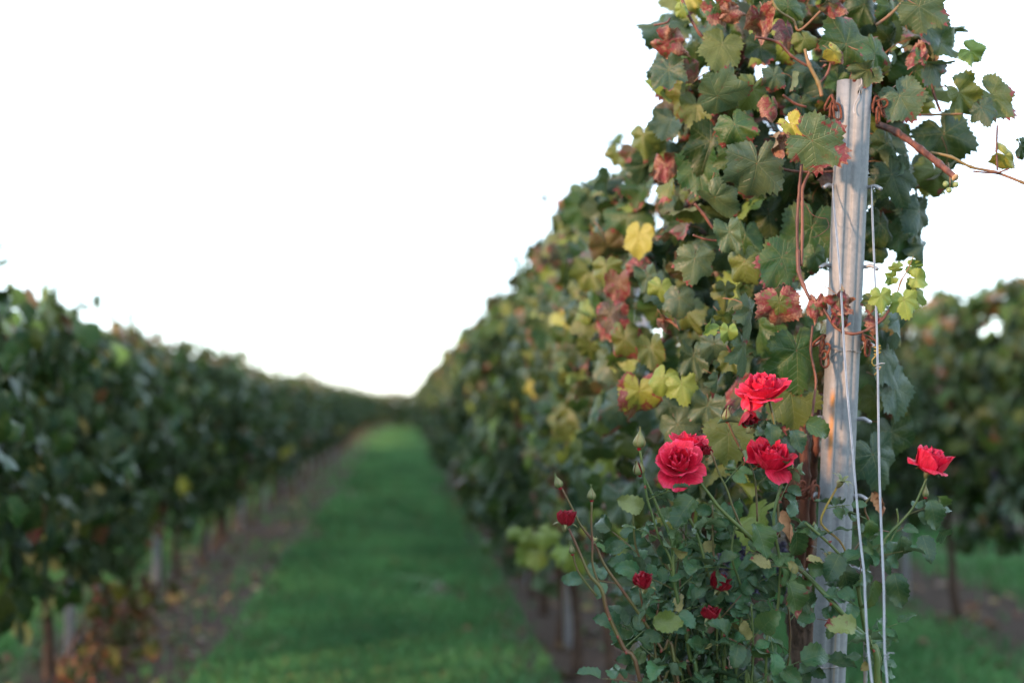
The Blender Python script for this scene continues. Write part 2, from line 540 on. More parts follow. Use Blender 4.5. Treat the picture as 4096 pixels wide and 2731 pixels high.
def shape_leaf(pts, cup, droop, fold, wave, seed, twist=0.0, crumple=0.0):
    out = []
    ph = seed * 1.7
    for u, v in pts:
        r2 = u * u + v * v
        th = math.atan2(u, v)
        z = fold * abs(u) + 1.5 * wave * r2 * math.sin(3 * th + ph) + 0.9 * wave * r2 * math.sin(7 * th + ph * 2) + 0.09 * mnoise.noise(Vector((u * 3, v * 3, seed * 5.0)))
        if crumple:
            q = Vector((u * 2.6, v * 2.6, seed * 3.1))
            z += crumple * mnoise.noise(q) * (0.3 + r2)
        x = math.sin(cup * u) / cup if abs(cup) > 1e-3 else u
        z -= (1 - math.cos(cup * u)) / cup if abs(cup) > 1e-3 else 0
        y = v
        if abs(droop) > 1e-3:
            R = 1 / droop
            a = v * droop
            y, z = math.sin(a) * (R - 0) + z * math.sin(a), -(1 - math.cos(a)) * R + z * math.cos(a)
        if twist:
            a = twist * v
            x, z = x * math.cos(a) - z * math.sin(a), x * math.sin(a) + z * math.cos(a)
        if crumple:
            x *= 1 - 0.35 * crumple * r2
            y *= 1 - 0.25 * crumple * r2
        out.append((x, y, z))
    return out

def leaf_mesh(i, cup, droop, fold, wave, lobe=1.0, twist=0.0, crumple=0.0, N=73):
    pts, F = leaf_points(N, (0.33, 0.66, 0.86, 1.0), lobe, True, i)
    V = shape_leaf(pts, cup, droop, fold, wave, i, twist, crumple)
    uv = [(u, v, 0.0) for u, v in pts]
    mi = [0] * len(F)
    # leaf stalk
    rr = random.Random(i)
    tv, tf = tube_data([(0, 0.02, 0.0), (rr.uniform(-.05, .05), -0.18, -0.16), (rr.uniform(-.12, .12), -0.34, -0.46), (rr.uniform(-.2, .2), -0.42, -0.85)], [0.016, 0.015, 0.016, 0.022], 5, 2)
    o = len(V)
    V += tv; uv += [(0, 0, 0)] * len(tv)
    F += [tuple(a + o for a in f) for f in tf]; mi += [1] * len(tf)
    me = mesh_from('leaf', V, F, [M_LEAF, M_PETI], midx=mi)
    set_vec(me, uv)
    return me

LEAVES = [  # cup, droop, fold, wave, lobe, twist, crumple
    leaf_mesh(1, 0.8, 0.5, 0.06, 0.09, 0.85), leaf_mesh(2, 0.4, 1.1, 0.14, 0.12, 0.6), leaf_mesh(3, 1.3, 0.5, 0.00, 0.08, 0.9, .2), leaf_mesh(4, -0.8, 0.6, 0.22, 0.10, 0.5),
    leaf_mesh(5, 0.6, -0.7, 0.30, 0.12, 0.9, 0.4), leaf_mesh(6, 1.0, 1.3, 0.05, 0.14, 0.65, -0.4), leaf_mesh(7, 0.3, 0.3, 0.45, 0.08, 0.7, 0.5), leaf_mesh(8, 0.9, 0.9, -0.2, 0.16, 0.95),
    leaf_mesh(9, 0.4, 0.8, 0.18, 0.18, 0.4, 0.6), leaf_mesh(10, 1.5, 0.9, 0.1, 0.1, 0.75, -.5, .25), leaf_mesh(11, .7, 1.4, .35, .12, .55, .3, .2), leaf_mesh(12, -1.1, 0.9, .1, .15, .8, -.3, .3),
]
LEAF_FOLD = [leaf_mesh(20, 0.2, 0.4, 1.1, 0.08, 0.8), leaf_mesh(21, 0.3, 0.7, 0.85, 0.12, 0.8, 0.3), leaf_mesh(22, 2.0, 0.4, 0.0, 0.10, 0.8)]
LEAF_CRUMP = [leaf_mesh(30, 1.2, 0.9, 0.1, 0.20, 0.9, 0.4, 0.75), leaf_mesh(31, -1.6, 0.6, 0.2, 0.25, 0.8, -0.5, 0.8), leaf_mesh(32, 1.8, -0.8, 0.2, 0.2, 0.9, 0.6, 0.7)]
LEAF_FLAT = [leaf_mesh(40, 0.15, 0.2, 0.05, 0.05, 0.45), leaf_mesh(41, 0.25, 0.15, 0.04, 0.06, 0.75)]

TONE = {
    'dark': (0.010, 0.038, 0.012), 'green': (0.025, 0.074, 0.018), 'blue': (0.026, 0.066, 0.044), 'grey': (0.062, 0.104, 0.058),
    'olive': (0.100, 0.125, 0.026), 'lime': (0.200, 0.280, 0.050), 'yellow': (0.33, 0.31, 0.045), 'red': (0.085, 0.055, 0.030), 'rust': (0.20, 0.075, 0.045), 'purple': (0.055, 0.022, 0.028),
}
def tone(name, blight, r=rng, jit=0.15):
    c = TONE[name]
    j = 1 + r.uniform(-jit, jit)
    return (c[0] * j * (1 + r.uniform(-.08, .08)), c[1] * j, c[2] * j * (1 + r.uniform(-.1, .1)), blight)

def leaf_matrix(center, size, n, tip):
    """size = overall width in metres; n = face normal; tip = direction the leaf tip points"""
    n = n.normalized()
    t = (tip - n * tip.dot(n)).normalized()
    x = t.cross(n).normalized()
    s = size / 1.55
    o = center - t * 0.22 * s
    x = x * rng.uniform(.82, 1.1)
    return Matrix(((x.x * s, t.x * s, n.x * s, o.x), (x.y * s, t.y * s, n.y * s, o.y), (x.z * s, t.z * s, n.z * s, o.z), (0, 0, 0, 1)))

def face_cam(ang, yaw, pitch):
    """normal and tip for a leaf seen from the lane: ang = tip angle from straight down (+ to the right)"""
    n, t = Vector((0, -1, 0)), Vector((math.sin(ang), 0, -math.cos(ang)))
    R = Matrix.Rotation(yaw, 3, 'Z') @ Matrix.Rotation(pitch, 3, 'X')
    return R @ n, R @ t

# ------------------------------------------------------------------ far vines: crowns of joined leaves
def low_template(lobe, cup, droop, fold, wave, seed, N=19):
    pts, F = leaf_points(N, (0.6, 1.0), lobe, False, seed)
    V = np.array(shape_leaf(pts, cup, droop, fold, wave, seed))
    T = []
    for f in F:
        T.append(f[:3])
        if len(f) == 4: T.append((f[0], f[2], f[3]))
    return V, np.array(T), np.array([(u, v, 0) for u, v in pts])
LOW = [low_template(0.9, .5, .4, .08, .1, 1), low_template(0.8, .8, .7, .0, .12, 2), low_template(0.95, -.4, .5, .25, .1, 3), low_template(.7, .3, .9, .15, .15, 4)]

def pick(r, top, cool=False):
    """colour of a leaf of the mass; top = 0 at the foot of the crown, 1 at the shoot tips"""
    x = r.random()
    if cool and x > .80 and r.random() < .62: x = r.uniform(.30, .80)
    if top > (0.86 if cool else 0.78):
        if x < .24: return (0.25, 0.115, 0.055, 0.40)
        if x < .38: return (*TONE['olive'], 0.30)
        if x < .52: return (*TONE['lime'], 0.12)
        return (*TONE['green'], 0.30)
    if x < .34: return (*TONE['dark'], 0.1)
    if x < .62: return (*TONE['green'], 0.12)
    if x < .80: return (*TONE['blue'], 0.1)
    if x < .89: return (*TONE['olive'], 0.2)
    if x < .925: return (*TONE['lime'], 0.12)
    if x < .94: return (*TONE['yellow'], 0.25)
    if x < .985: return (*TONE['red'], 0.55)
    return (*TONE['rust'], 0.5)

def crown_mesh(seed, n, h0, h1, half, length=1.15, size=0.118, cool=False):
    r = random.Random(seed)
    g = np.random.default_rng(seed)
    VV, TT, UU, CC = [], [], [], []
    off = 0
    shoots = [(r.uniform(-length / 2, length / 2), r.uniform(-.22, .22), r.uniform(.08, .38)) for _ in range(5)]
    for sy in shoots:      # the bare shoot itself
        v, f = tube_data([(sy[1], sy[0], h1 - .3), (sy[1] + r.gauss(0, .02), sy[0] + r.gauss(0, .02), h1 - .05), (sy[1] + r.gauss(0, .03), sy[0] + r.gauss(0, .03), h1 + sy[2] - .03)], [.004, .003, .002], 4, 2, cap=False)
        v = np.array([tuple(q) for q in v]); t = np.array([q for a in f for q in ((a[0], a[1], a[2]), (a[0], a[2], a[3]))])
        VV.append(v); TT.append(t + off); off += len(v)
        UU.append(np.zeros((len(v), 3))); CC.append(np.tile(np.array((.09, .05, .03, 0.0)), (len(v), 1)))
    for k in range(n):
        if k < n * 0.05:
            sx = shoots[k % 5]
            q = r.random()
            y = sx[0] + r.gauss(0, .03); x = sx[1] + r.gauss(0, .03); z = h1 - 0.05 + sx[2] * q
            top = 1.0; sz = size * (0.75 - 0.35 * q)
        else:
            y = r.uniform(-length / 2, length / 2)
            top = r.random() ** 0.9
            z = h0 + (h1 - h0) * top
            prof = half * (0.62 + 0.5 * math.sin(math.pi * min(1, top * 0.9 + 0.12)))
            side = r.choice((-1, 1))
            x = side * prof * (1 - 0.55 * r.random() ** 2.2) + r.gauss(0, .03)
            x += 0.06 * math.sin(y * 7 + seed) + 0.05 * math.sin(z * 9 + seed * 2)
            z += 0.05 * math.sin(y * 5 + seed * 1.3) * (1 if top > .8 else .3)
            if top < 0.1: z -= abs(r.gauss(0, .07))
            sz = size * r.uniform(.7, 1.2)
        sgn = 1 if x > 0 else -1
        nrm = Vector((sgn * r.uniform(.4, 1.0), r.gauss(0, .55), r.gauss(.25 + .5 * (top > .85), .4))).normalized()
        tip = Vector((sgn * r.uniform(0, .5), r.gauss(0, .5), -1 + .9 * (top > .93)))
        m = np.array(leaf_matrix(Vector((x, y, z)), sz, nrm, tip))
        V, T, U = LOW[r.randrange(len(LOW))]
        VV.append(V @ m[:3, :3].T + m[:3, 3]); TT.append(T + off); off += len(V)
        u = U.copy(); u[:, 2] = r.random(); UU.append(u)
        c = np.array(pick(r, top, cool)); c[:3] *= r.uniform(.5, 1.25)
        CC.append(np.tile(c, (len(V), 1)))
    me = np_mesh('foliage', np.concatenate(VV), np.concatenate(TT), M_LEAFS)
    set_vec(me, np.concatenate(UU)); set_col(me, np.concatenate(CC))
    return me

def trunk_mesh(seed, h=0.95):
    r = random.Random(seed)
    pts = [(0, 0, -0.04)]
    x = y = 0.0
    for k in range(1, 6):
        x += r.gauss(0, .022); y += r.gauss(0.012, .03)
        pts.append((x, y, h * k / 5))
    rad = [0.034, 0.025, 0.022, 0.023, 0.022, 0.020]
    V, F = tube_data(pts, rad, 8, 4)
    V = [v + Vector((mnoise.noise(v * 30) * .006, mnoise.noise(v * 30 + Vector((9, 0, 0))) * .006, 0)) for v in V]
    # the two arms that run along the wire
    top = Vector(pts[-1])
    for s in (-1, 1):
        v2, f2 = tube_data([top - Vector((0, 0, .03)), top + Vector((0, s * .12, .05)), top + Vector((r.gauss(0, .01), s * .42, .07))], [0.018, .015, .010], 6, 3)
        o = len(V); V += v2; F += [tuple(a + o for a in f) for f in f2]
    return mesh_from('trunk', V, F, M_BARK)

def bunch_mesh(seed):
    r = random.Random(seed)
    V, F = [], []
    for k in range(42):
        q = k / 42
        rad = 0.034 * (1 - q) ** .6 + .006
        a = r.random() * 6.28
        c = Vector((math.cos(a) * rad, math.sin(a) * rad, -0.15 * q))
        o = len(V); s = 0.0085
        for lat in (-1, 0, 1):
            for j in range(5):
                b = j * 1.2566 + (0.6 if lat else 0)
                V.append(c + Vector((math.cos(b) * s * (1 if lat == 0 else .6), math.sin(b) * s * (1 if lat == 0 else .6), lat * s * .78)))
        for l in (0, 1):
            for j in range(5): F.append((o + l * 5 + j, o + l * 5 + (j + 1) % 5, o + (l + 1) * 5 + (j + 1) % 5, o + (l + 1) * 5 + j))
        F.append(tuple(o + j for j in range(5))[::-1]); F.append(tuple(o + 10 + j for j in range(5)))
    return mesh_from('grape_bunch', V, F, M_GRAPE)

CR_L = [crown_mesh(100 + k, 580, 0.54, 1.50, 0.28, cool=True) for k in range(8)]
CR_LN = [crown_mesh(130 + k, 600, 0.46, 1.50, 0.29, cool=True) for k in range(4)]
CR_X = [crown_mesh(160 + k, 520, 0.12, 1.66, 0.36) for k in range(3)]
CR_R = [crown_mesh(200 + k, 620, 0.50, 1.86, 0.31) for k in range(8)]
CR_R2 = [crown_mesh(300 + k, 600, 0.58, 1.84, 0.31, cool=True) for k in range(6)]
TRUNKS = [trunk_mesh(400 + k) for k in range(6)]
BUNCH = [bunch_mesh(500 + k) for k in range(3)]

def vine(x, y, crowns, label, group, bunches=0, flip=True):
    root = empty('grapevine', (x + rng.gauss(0, .02), y, 0), math.pi if (flip and rng.random() < .5) else 0.0)
    tag(root, label, 'grapevine', group)
    w = WM[root]
    mk('trunk', rng.choice(TRUNKS), root, w @ Matrix.Scale(rng.uniform(.95, 1.05), 4))
    s = rng.uniform(.975, 1.03) * (float(np.interp(y, [5, 10, 18, 26], [1.085, 1.06, 1.02, 1.0])) if x < 0 else 1.0)
    c = mk('foliage', (rng.choice(CR_LN) if crowns is CR_L and x > -2 and y < 7.4 else rng.choice(crowns)), root, w @ Matrix.Diagonal((rng.uniform(.9, 1.1), 1.0, s, 1)))
    tag(c, kind='stuff')
    for k in range(bunches):
        b = mk('grape_bunch', rng.choice(BUNCH), root, Matrix.Translation((x + rng.choice((-1, -1, 1)) * rng.uniform(.10, .27), y + rng.uniform(-.4, .4), rng.uniform(.68, .98))) @ Matrix.Rotation(rng.random() * 6, 4, 'Z'))
    return root

def row(x, y0, y1, crowns, label, group, bunches=lambda y: 0, step=0.92):
    y = y0
    while y < y1:
        vine(x, y + rng.uniform(-.06, .06), crowns, label, group, bunches(y))
        y += step

row(ROW_L, -6.2, 67, CR_L, 'grapevine in the low row across the grass lane from the red roses', 'vines of the row across the lane', lambda y: 2 if 4 < y < 12 else 0)
row(ROW_R, 6.55, 67, CR_R, 'grapevine further back in the tall row that starts at the galvanised end post', 'vines of the row behind the end post', lambda y: 1 if y < 12 else 0)
row(ROW_R2, 4.4, 30, CR_R2, 'grapevine hung with dark grapes in the row beyond the end post and guy wires', 'vines of the row beyond the end post', lambda y: 9 if y < 12 else 0)
row(ROW_R3, 8, 24, CR_R2, 'grapevine in the second row beyond the end post, mostly hidden', 'vines of the second row beyond the end post')
row(ROW_L2, 5, 34, CR_L, 'grapevine in the second row across the lane, seen only between trunks', 'vines of the second row across the lane')

# blocks of vines that close the lane at its far end
for ky in range(2):
    for k in range(16):
        x = -6.5 + k * 0.85
        root = empty('grapevine', (x, 68 + 2.4 * ky + rng.gauss(0, .1), 0), math.pi / 2)
        tag(root, 'distant grapevine in the cross rows closing the far end of the grass lane', 'grapevine', 'vines closing the far end of the lane')
        mk('trunk', TRUNKS[k % 6], root, WM[root])
        tag(mk('foliage', CR_X[k % 3], root, WM[root] @ Matrix.Diagonal((1.3, 1, 0.98 + 0.014 * max(0, k - 7) + .04 * ky, 1))), kind='stuff')

# low suckers with yellow and rust leaves at the foot of the near vine across the lane
def sucker(x, y, seed):
    r = random.Random(seed)
    root = empty('vine_sucker', (x, y, 0))
    tag(root, 'low yellow and rust leafed shoot by the vine trunks across the lane', 'vine shoot', 'yellowing shoots at the trunk feet')
    for k in range(3):
        p = [Vector((x, y, 0))]
        for q in range(3): p.append(p[-1] + Vector((r.uniform(.0, .10), r.gauss(0, .07), .13)))
        mk('cane', tube('cane', [v - Vector((x, y, 0)) for v in p], 0.004, M_CANE, 5, 2), root, Matrix.Translation((x, y, 0)))
        for q in range(7):
            c = p[1 + q % 3] + Vector((r.gauss(.03, .07), r.gauss(0, .08), r.gauss(0, .05)))
            nn, tt = face_cam(r.gauss(0, .5), r.gauss(-.2, .5), r.gauss(-.3, .3))
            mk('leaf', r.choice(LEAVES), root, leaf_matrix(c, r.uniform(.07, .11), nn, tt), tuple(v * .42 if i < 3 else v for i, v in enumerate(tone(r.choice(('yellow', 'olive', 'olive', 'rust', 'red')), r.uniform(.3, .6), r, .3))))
sucker(-1.42, 6.55, 1); sucker(-1.40, 7.15, 2); sucker(-1.45, 6.1, 3)

# ------------------------------------------------------------------ row posts and trellis wires
def resample_profile(pts, n=3):
    o, _ = crom([(p[0], p[1], 0) for p in pts], [0] * len(pts), n)
    return [(v.x, v.y) for v in o]

PROFILE = [(-.0270, .030), (-.0318, .020), (-.0316, .004), (-.0275, -.010), (-.0205, -.0165), (-.0150, -.0172), (-.0118, -.0138), (-.0040, -.0136), (.0000, -.0172),
           (.0060, -.0180), (.0110, -.0165), (.0140, -.0128), (.0205, -.0118), (.0270, -.0060), (.0312, .004), (.0318, .020), (.0270, .030)]
def channel(name, length, sc=1.0, segs=24, n=3):
    out = resample_profile(PROFILE, n)
    m = len(out)
    inn = []
    for i in range(m):
        a, b = out[max(i - 1, 0)], out[min(i + 1, m - 1)]
        tx, ty = b[0] - a[0], b[1] - a[1]
        l = math.hypot(tx, ty) or 1
        inn.append((out[i][0] - ty / l * .0024, out[i][1] + tx / l * .0024))
    loop = out + inn[::-1]
    V, F = [], []
    for k in range(segs + 1):
        z = length * k / segs
        for (x, y) in loop:
            V.append((x * sc, y * sc, z))
    L = len(loop)
    for k in range(segs):
        for i in range(L):
            j = (i + 1) % L
            F.append((k * L + i, k * L + j, (k + 1) * L + j, (k + 1) * L + i))
    for k in (0, segs):
        for i in range(m - 1):
            a, b, c, d = k * L + i, k * L + i + 1, k * L + L - 2 - i, k * L + L - 1 - i
            F.append((a, d, c, b) if k == 0 else (a, b, c, d))
    me = mesh_from(name, V, F, M_GALV)
    return me

M_PALE = noisy_mat('pale_galvanised', (0.25, 0.265, 0.30), (0.34, 0.355, 0.39), 30, 0.5, 0.5, 0.1, bump=0.1)
THIN = channel('upright', 1.75, 0.72, 4, 1)
THIN.materials[0] = M_PALE
def row_post(x, y, h, label, group, rz):
    root = empty('vineyard_post', (x, y, 0), rz)
    tag(root, label, 'post', group)
    mk('upright', THIN, root, WM[root] @ Matrix.Translation((0, 0, -.05)) @ Matrix.Diagonal((1, 1, h / 1.7, 1)))
    for z in (0.75, 1.05, 1.35):
        for s in (-1, 1):
            mk('peg', PEG, root, WM[root] @ Matrix.Translation((s * .022, -.002, z)) @ Matrix.Rotation(s * 0.0, 4, 'Z') @ Matrix.Diagonal((s, 1, 1, 1)))
PEG = tube('peg', [(0, 0.004, 0), (.012, 0, 0), (.024, -.006, 0.001), (.032, -.012, 0.003)], 0.0034, M_WIRE, 7, 2)
y = 5.0
while y < 30:
    row_post(ROW_R + .03, y, 1.85, 'thin galvanised post between vines of the row behind the end post', 'posts of the row behind the end post', .1); y += 2.35
y = 4.5
while y < 34:
    row_post(ROW_L + .05, y, 1.5, 'thin galvanised post between vines of the row across the lane', 'posts of the row across the lane', .1); y += 2.35
for k in range(5):
    row_post(ROW_R2 - .04, 6.6 + 2.35 * k, 1.7, 'thin galvanised post in the vine row beyond the end post', 'posts of the row beyond the end post', .1)

for x, y0, y1, zs, where in ((ROW_R, 2.72, 67, (0.98, 1.4, 1.8), 'tall row behind the end post'), (ROW_L, -6, 67, (0.95, 1.35), 'low row across the lane')):
    for z, nm in zip(zs, ('lowest', 'middle', 'topmost') if len(zs) == 3 else ('lower', 'upper')):
        pts = [(x + .012 * math.sin(k * 2.1), y0 + (y1 - y0) * k / 30, z - .008 * abs(math.sin(k * 1.3))) for k in range(31)]
        tag(mk('trellis_wire', tube('trellis_wire', pts, 0.0014, M_TIE, 4, 1)), '%s thin trellis wire strung through the %s' % (nm, where), 'wire', 'trellis wires')

# ------------------------------------------------------------------ the end post
POST_TOP, POST_LOW = P(3424, 322, 2.60), P(3318, 2731, 2.72)
axis = (POST_TOP - POST_LOW).normalized()
t_ground = POST_LOW.z / axis.z
POST_BASE = POST_LOW - axis * (t_ground + 0.05)
plen = (POST_TOP - POST_BASE).length
zx = axis
yx = Vector((0.10, 1, 0)); yx = (yx - zx * yx.dot(zx)).normalized()
xx = yx.cross(zx)
PM = Matrix(((xx.x, yx.x, zx.x, POST_BASE.x), (xx.y, yx.y, zx.y, POST_BASE.y), (xx.z, yx.z, zx.z, POST_BASE.z), (0, 0, 0, 1)))
post = empty('end_post', POST_BASE + axis * 0.05)
tag(post, 'tall ribbed galvanised steel end post standing behind the red roses', 'post')
mk('upright', channel('upright', plen), post, PM)
def post_z(py):                               # height along the post of a photo row
    t = (2731.0 - py) / (2731.0 - 322.0)
    q = POST_LOW.lerp(POST_TOP, t)
    return (q - POST_BASE).length
for py in (738, 1052, 1357, 1660, 1969, 2263):
    z = post_z(py)
    for s in (-1, 1):
        V, F = tube_data([(s * .022, .012, z), (s * .034, .006, z), (s * .044, -.002, z + .002), (s * .054, -.012, z - .004)], 0.0039, 8, 3)
        mk('peg', mesh_from('peg', V, F, M_WIRE), post, PM)
# dark disc painting the shade of a punched opening, bent wire hook over it
z0 = post_z(372)
V, F = tube_data([(.0035 + .0042 * math.cos(a * .524), -.0192, z0 + .0042 * math.sin(a * .524)) for a in range(12)], 0.0008, 5, 1, True)
mk('hole_rim', mesh_from('hole_rim', V, F, M_TIE), post, PM)
V = [(.0035 + .0042 * math.cos(a * .524), -.0188, z0 + .0042 * math.sin(a * .524)) for a in range(12)]
M_HOLE_SHADE = noisy_mat('hole_shade_paint', (0.01, 0.012, 0.008), (0.02, 0.025, 0.015), 40, 0.9)
mk('hole_shade_disc', mesh_from('hole_shade_disc', V, [tuple(range(12))], M_HOLE_SHADE), post, PM)
hook = empty('wire_hook', PM @ Vector((.003, -.02, z0)))
tag(hook, 'short bent wire hook hanging at the top of the galvanised end post', 'wire hook')
pts = [(.0045, -.006, plen - .004), (.0050, -.0215, plen + .001), (.0055, -.0235, plen - .010), (.0015, -.0225, z0 + .008), (.0035, -.020, z0), (.000, -.024, z0 - .012), (-.006, -.0235, z0 - .024), (-.0075, -.025, z0 - .036), (-.005, -.027, z0 - .042)]
mk('bent_wire', tube('bent_wire', pts, 0.0011, M_WIRE, 6, 4), hook, PM)
# tie wires round the post
def ring(py, rad, dz, lab, mat=M_TIE, ext=()):
    z = post_z(py)
    prof = resample_profile([(p[0] * 1.05, p[1] * 1.08 - .001) for p in PROFILE], 2)
    pts = [(x, y, z + dz * x / .03 + .0015 * math.sin(x * 180)) for x, y in prof]
    root = empty('tie_wire', PM @ Vector((0, -.02, z)))
    tag(root, lab, 'wire')
    mk('loop', tube('loop', pts, rad, mat, 5, 1), root, PM)
    for e in ext:
        mk('twist', tube('twist', [(a, b, z + c) for a, b, c in e], rad, mat, 5, 3), root, PM)
ring(1385, 0.0009, -.002, 'thin pale tie wire round the end post between the rusty chains', M_TIE,
     [[(-.03, -.005, .002), (-.036, -.012, .006), (-.044, -.01, .001), (-.05, -.006, .007), (-.042, .0, .012)], [(-.012, -.018, .001), (-.022, -.019, -.006), (-.034, -.014, -.016), (-.04, -.01, -.014)],
      [(.031, -.002, .001), (.036, -.008, .012), (.034, -.006, .026), (.03, .002, .03)]])
ring(2655, 0.0013, .003, 'dark tie wire looped low round the end post under the roses')
ring(2262, 0.0009, .002, 'thin tie wire round the end post among the rose leaves')

# rusty chains on the pegs
def link_mesh(a=0.0095, b=0.0155, r=0.0023):
    pts = []
    for k in range(20):
        t = 2 * math.pi * k / 20
        x, z = a * math.cos(t), (b - a) * (1 if math.sin(t) > 0 else -1) + a * math.sin(t)
        pts.append((x * (1 - r / a * .6), 0, z))
    return tube('link', pts, r, M_RUST, 7, 1, True)
LINK = link_mesh()
def chain(label, links):
    """links: (px, py, depth, roll in picture, turn about own axis)"""
    c0 = P(links[0][0], links[0][1], links[0][2])
    root = empty('rusty_chain', c0)
    tag(root, label, 'chain')
    for px, py, y, roll, turn in links:
        m = Matrix.Translation(P(px, py, y)) @ Matrix.Rotation(roll, 4, 'Y') @ Matrix.Rotation(turn, 4, 'Z')
        mk('link', LINK, root, m)
chain('rusty chain hanging on the end post peg above the tie wire stain', [(3276, 1362, 2.628, .9, 1.0), (3288, 1388, 2.622, .1, .9), (3298, 1436, 2.618, -.05, .15), (3300, 1405, 2.620, .4, -.9)])
chain('rusty chain hanging beside the guy wire knot on the end post', [(3462, 1362, 2.64, -.4, 1.2), (3470, 1392, 2.632, .05, .7), (3478, 1362, 2.64, -1.1, .6)])
chain('rusty chain at the top of the end post by the scorched leaf', [(3316, 412, 2.60, .5, .9), (3338, 412, 2.595, -.3, 1.1), (3349, 447, 2.59, -.1, .25), (3322, 445, 2.60, .1, 1.2)])
chain('rusty chain at the top of the end post by the cut cane', [(3503, 418, 2.60, .2, .7), (3520, 418, 2.60, 1.3, .4), (3512, 462, 2.595, .05, .9), (3526, 436, 2.60, -.3, .9)])
chain('heap of rusty chain wound round a cane below the pink-red rose', [(3155, 1975, 2.70, 1.3, .5), (3178, 1965, 2.69, 1.0, 1.2), (3196, 1975, 2.68, 1.7, .4), (3214, 1962, 2.675, 1.2, 1.3), (3232, 1968, 2.67, .8, .6), (3250, 1952, 2.665, .3, 1.0), (3262, 1972, 2.655, .1, .4), (3205, 1955, 2.67, .2, .3), (3180, 1985, 2.68, 1.5, .9)])

# guy wires down to a ground anchor in front of the post
def guy_depth(px, py):
    y = 2.5
    for _ in range(30):
        z = P(px, py, y).z
        y = 1.85 + (2.585 - 1.85) * max(z, 0) / 1.62
    return y
def guy(label, pix, knots):
    pts = [P(px, py, guy_depth(px, py)) for px, py in pix]
    root = empty('guy_wire', pts[-1])
    tag(root, label, 'guy wire', 'guy wires')
    end = pts[-1] + (pts[-1] - pts[-2]).normalized() * 0.1
    anchor = Vector((end.x + .02, 1.85, -.02))
    full = pts + [end.lerp(anchor, .3), end.lerp(anchor, .65), anchor]
    for s in (-1, 1):
        off = [Vector((s * .00115 * (0.2 if i == 0 else 1), 0.0006 * s, 0)) for i in range(len(full))]
        mk('strand', tube('strand', [p + o for p, o in zip(full, off)], 0.00105, M_WIRE, 6, 4), root)
    for py in knots:
        a = next(i for i in range(len(pix) - 1) if pix[i][1] <= py <= pix[i + 1][1])
        t = (py - pix[a][1]) / (pix[a + 1][1] - pix[a][1])
        c = pts[a].lerp(pts[a + 1], t)
        hel = [c + Vector((math.cos(q * .9) * .0042, math.sin(q * .9) * .0042, -.006 + q * .00075)) for q in range(16)] + [c + Vector((.012, -.004, .005))]
        mk('twist_tie', tube('twist_tie', hel, 0.0008, M_WIRE, 5, 2), root)
    return pts
guyA = guy('doubled guy wire from the left peg, kinking between rose stems', [(3330, 735), (3338, 850), (3361, 1115), (3382, 1480), (3405, 1741), (3424, 1968), (3440, 2150), (3457, 2300), (3462, 2420), (3488, 2731)], [])
guyB = guy('straight doubled guy wire with tendril and knots from the right peg', [(3486, 742), (3489, 850), (3495, 1005), (3504, 1219), (3511, 1480), (3518, 1916), (3535, 2351), (3549, 2731)], [1465, 2625])
c = P(3510, 1400, 2.52)
tend = empty('vine_tendril', c)
tag(tend, 'yellow dried tendril coiled round the guy wire knot', 'tendril')
hel = [c + Vector((math.cos(q * .8) * .0055, math.sin(q * .8) * .0055, .008 - q * .0008)) for q in range(22)] + [c + Vector((-.012, -.005, -.018)), c + Vector((-.010, -.006, -.028)), c + Vector((.004, -.006, -.030)), c + Vector((-.008, -.006, -.045))]
mk('coil', tube('coil', hel, 0.0013, M_TENDRIL, 6, 2), tend)
st = empty('ribbed_stake', (P(3450, 2731, 2.50).x, 2.50, 0))
tag(st, 'thin pale ribbed rod between the end post and guy wires', 'stake')
b0, b1 = Vector((P(3448, 2731, 2.5).x - .005, 2.5, -.03)), P(3462, 2540, 2.5)
pts, rads = [], []
for k in range(160):
    pts.append(b0.lerp(b1, k / 159)); rads.append(0.0036 + (0.0008 if k % 2 else 0))
mk('rod', tube('rod', pts, rads, M_WIRE, 8, 1), st)

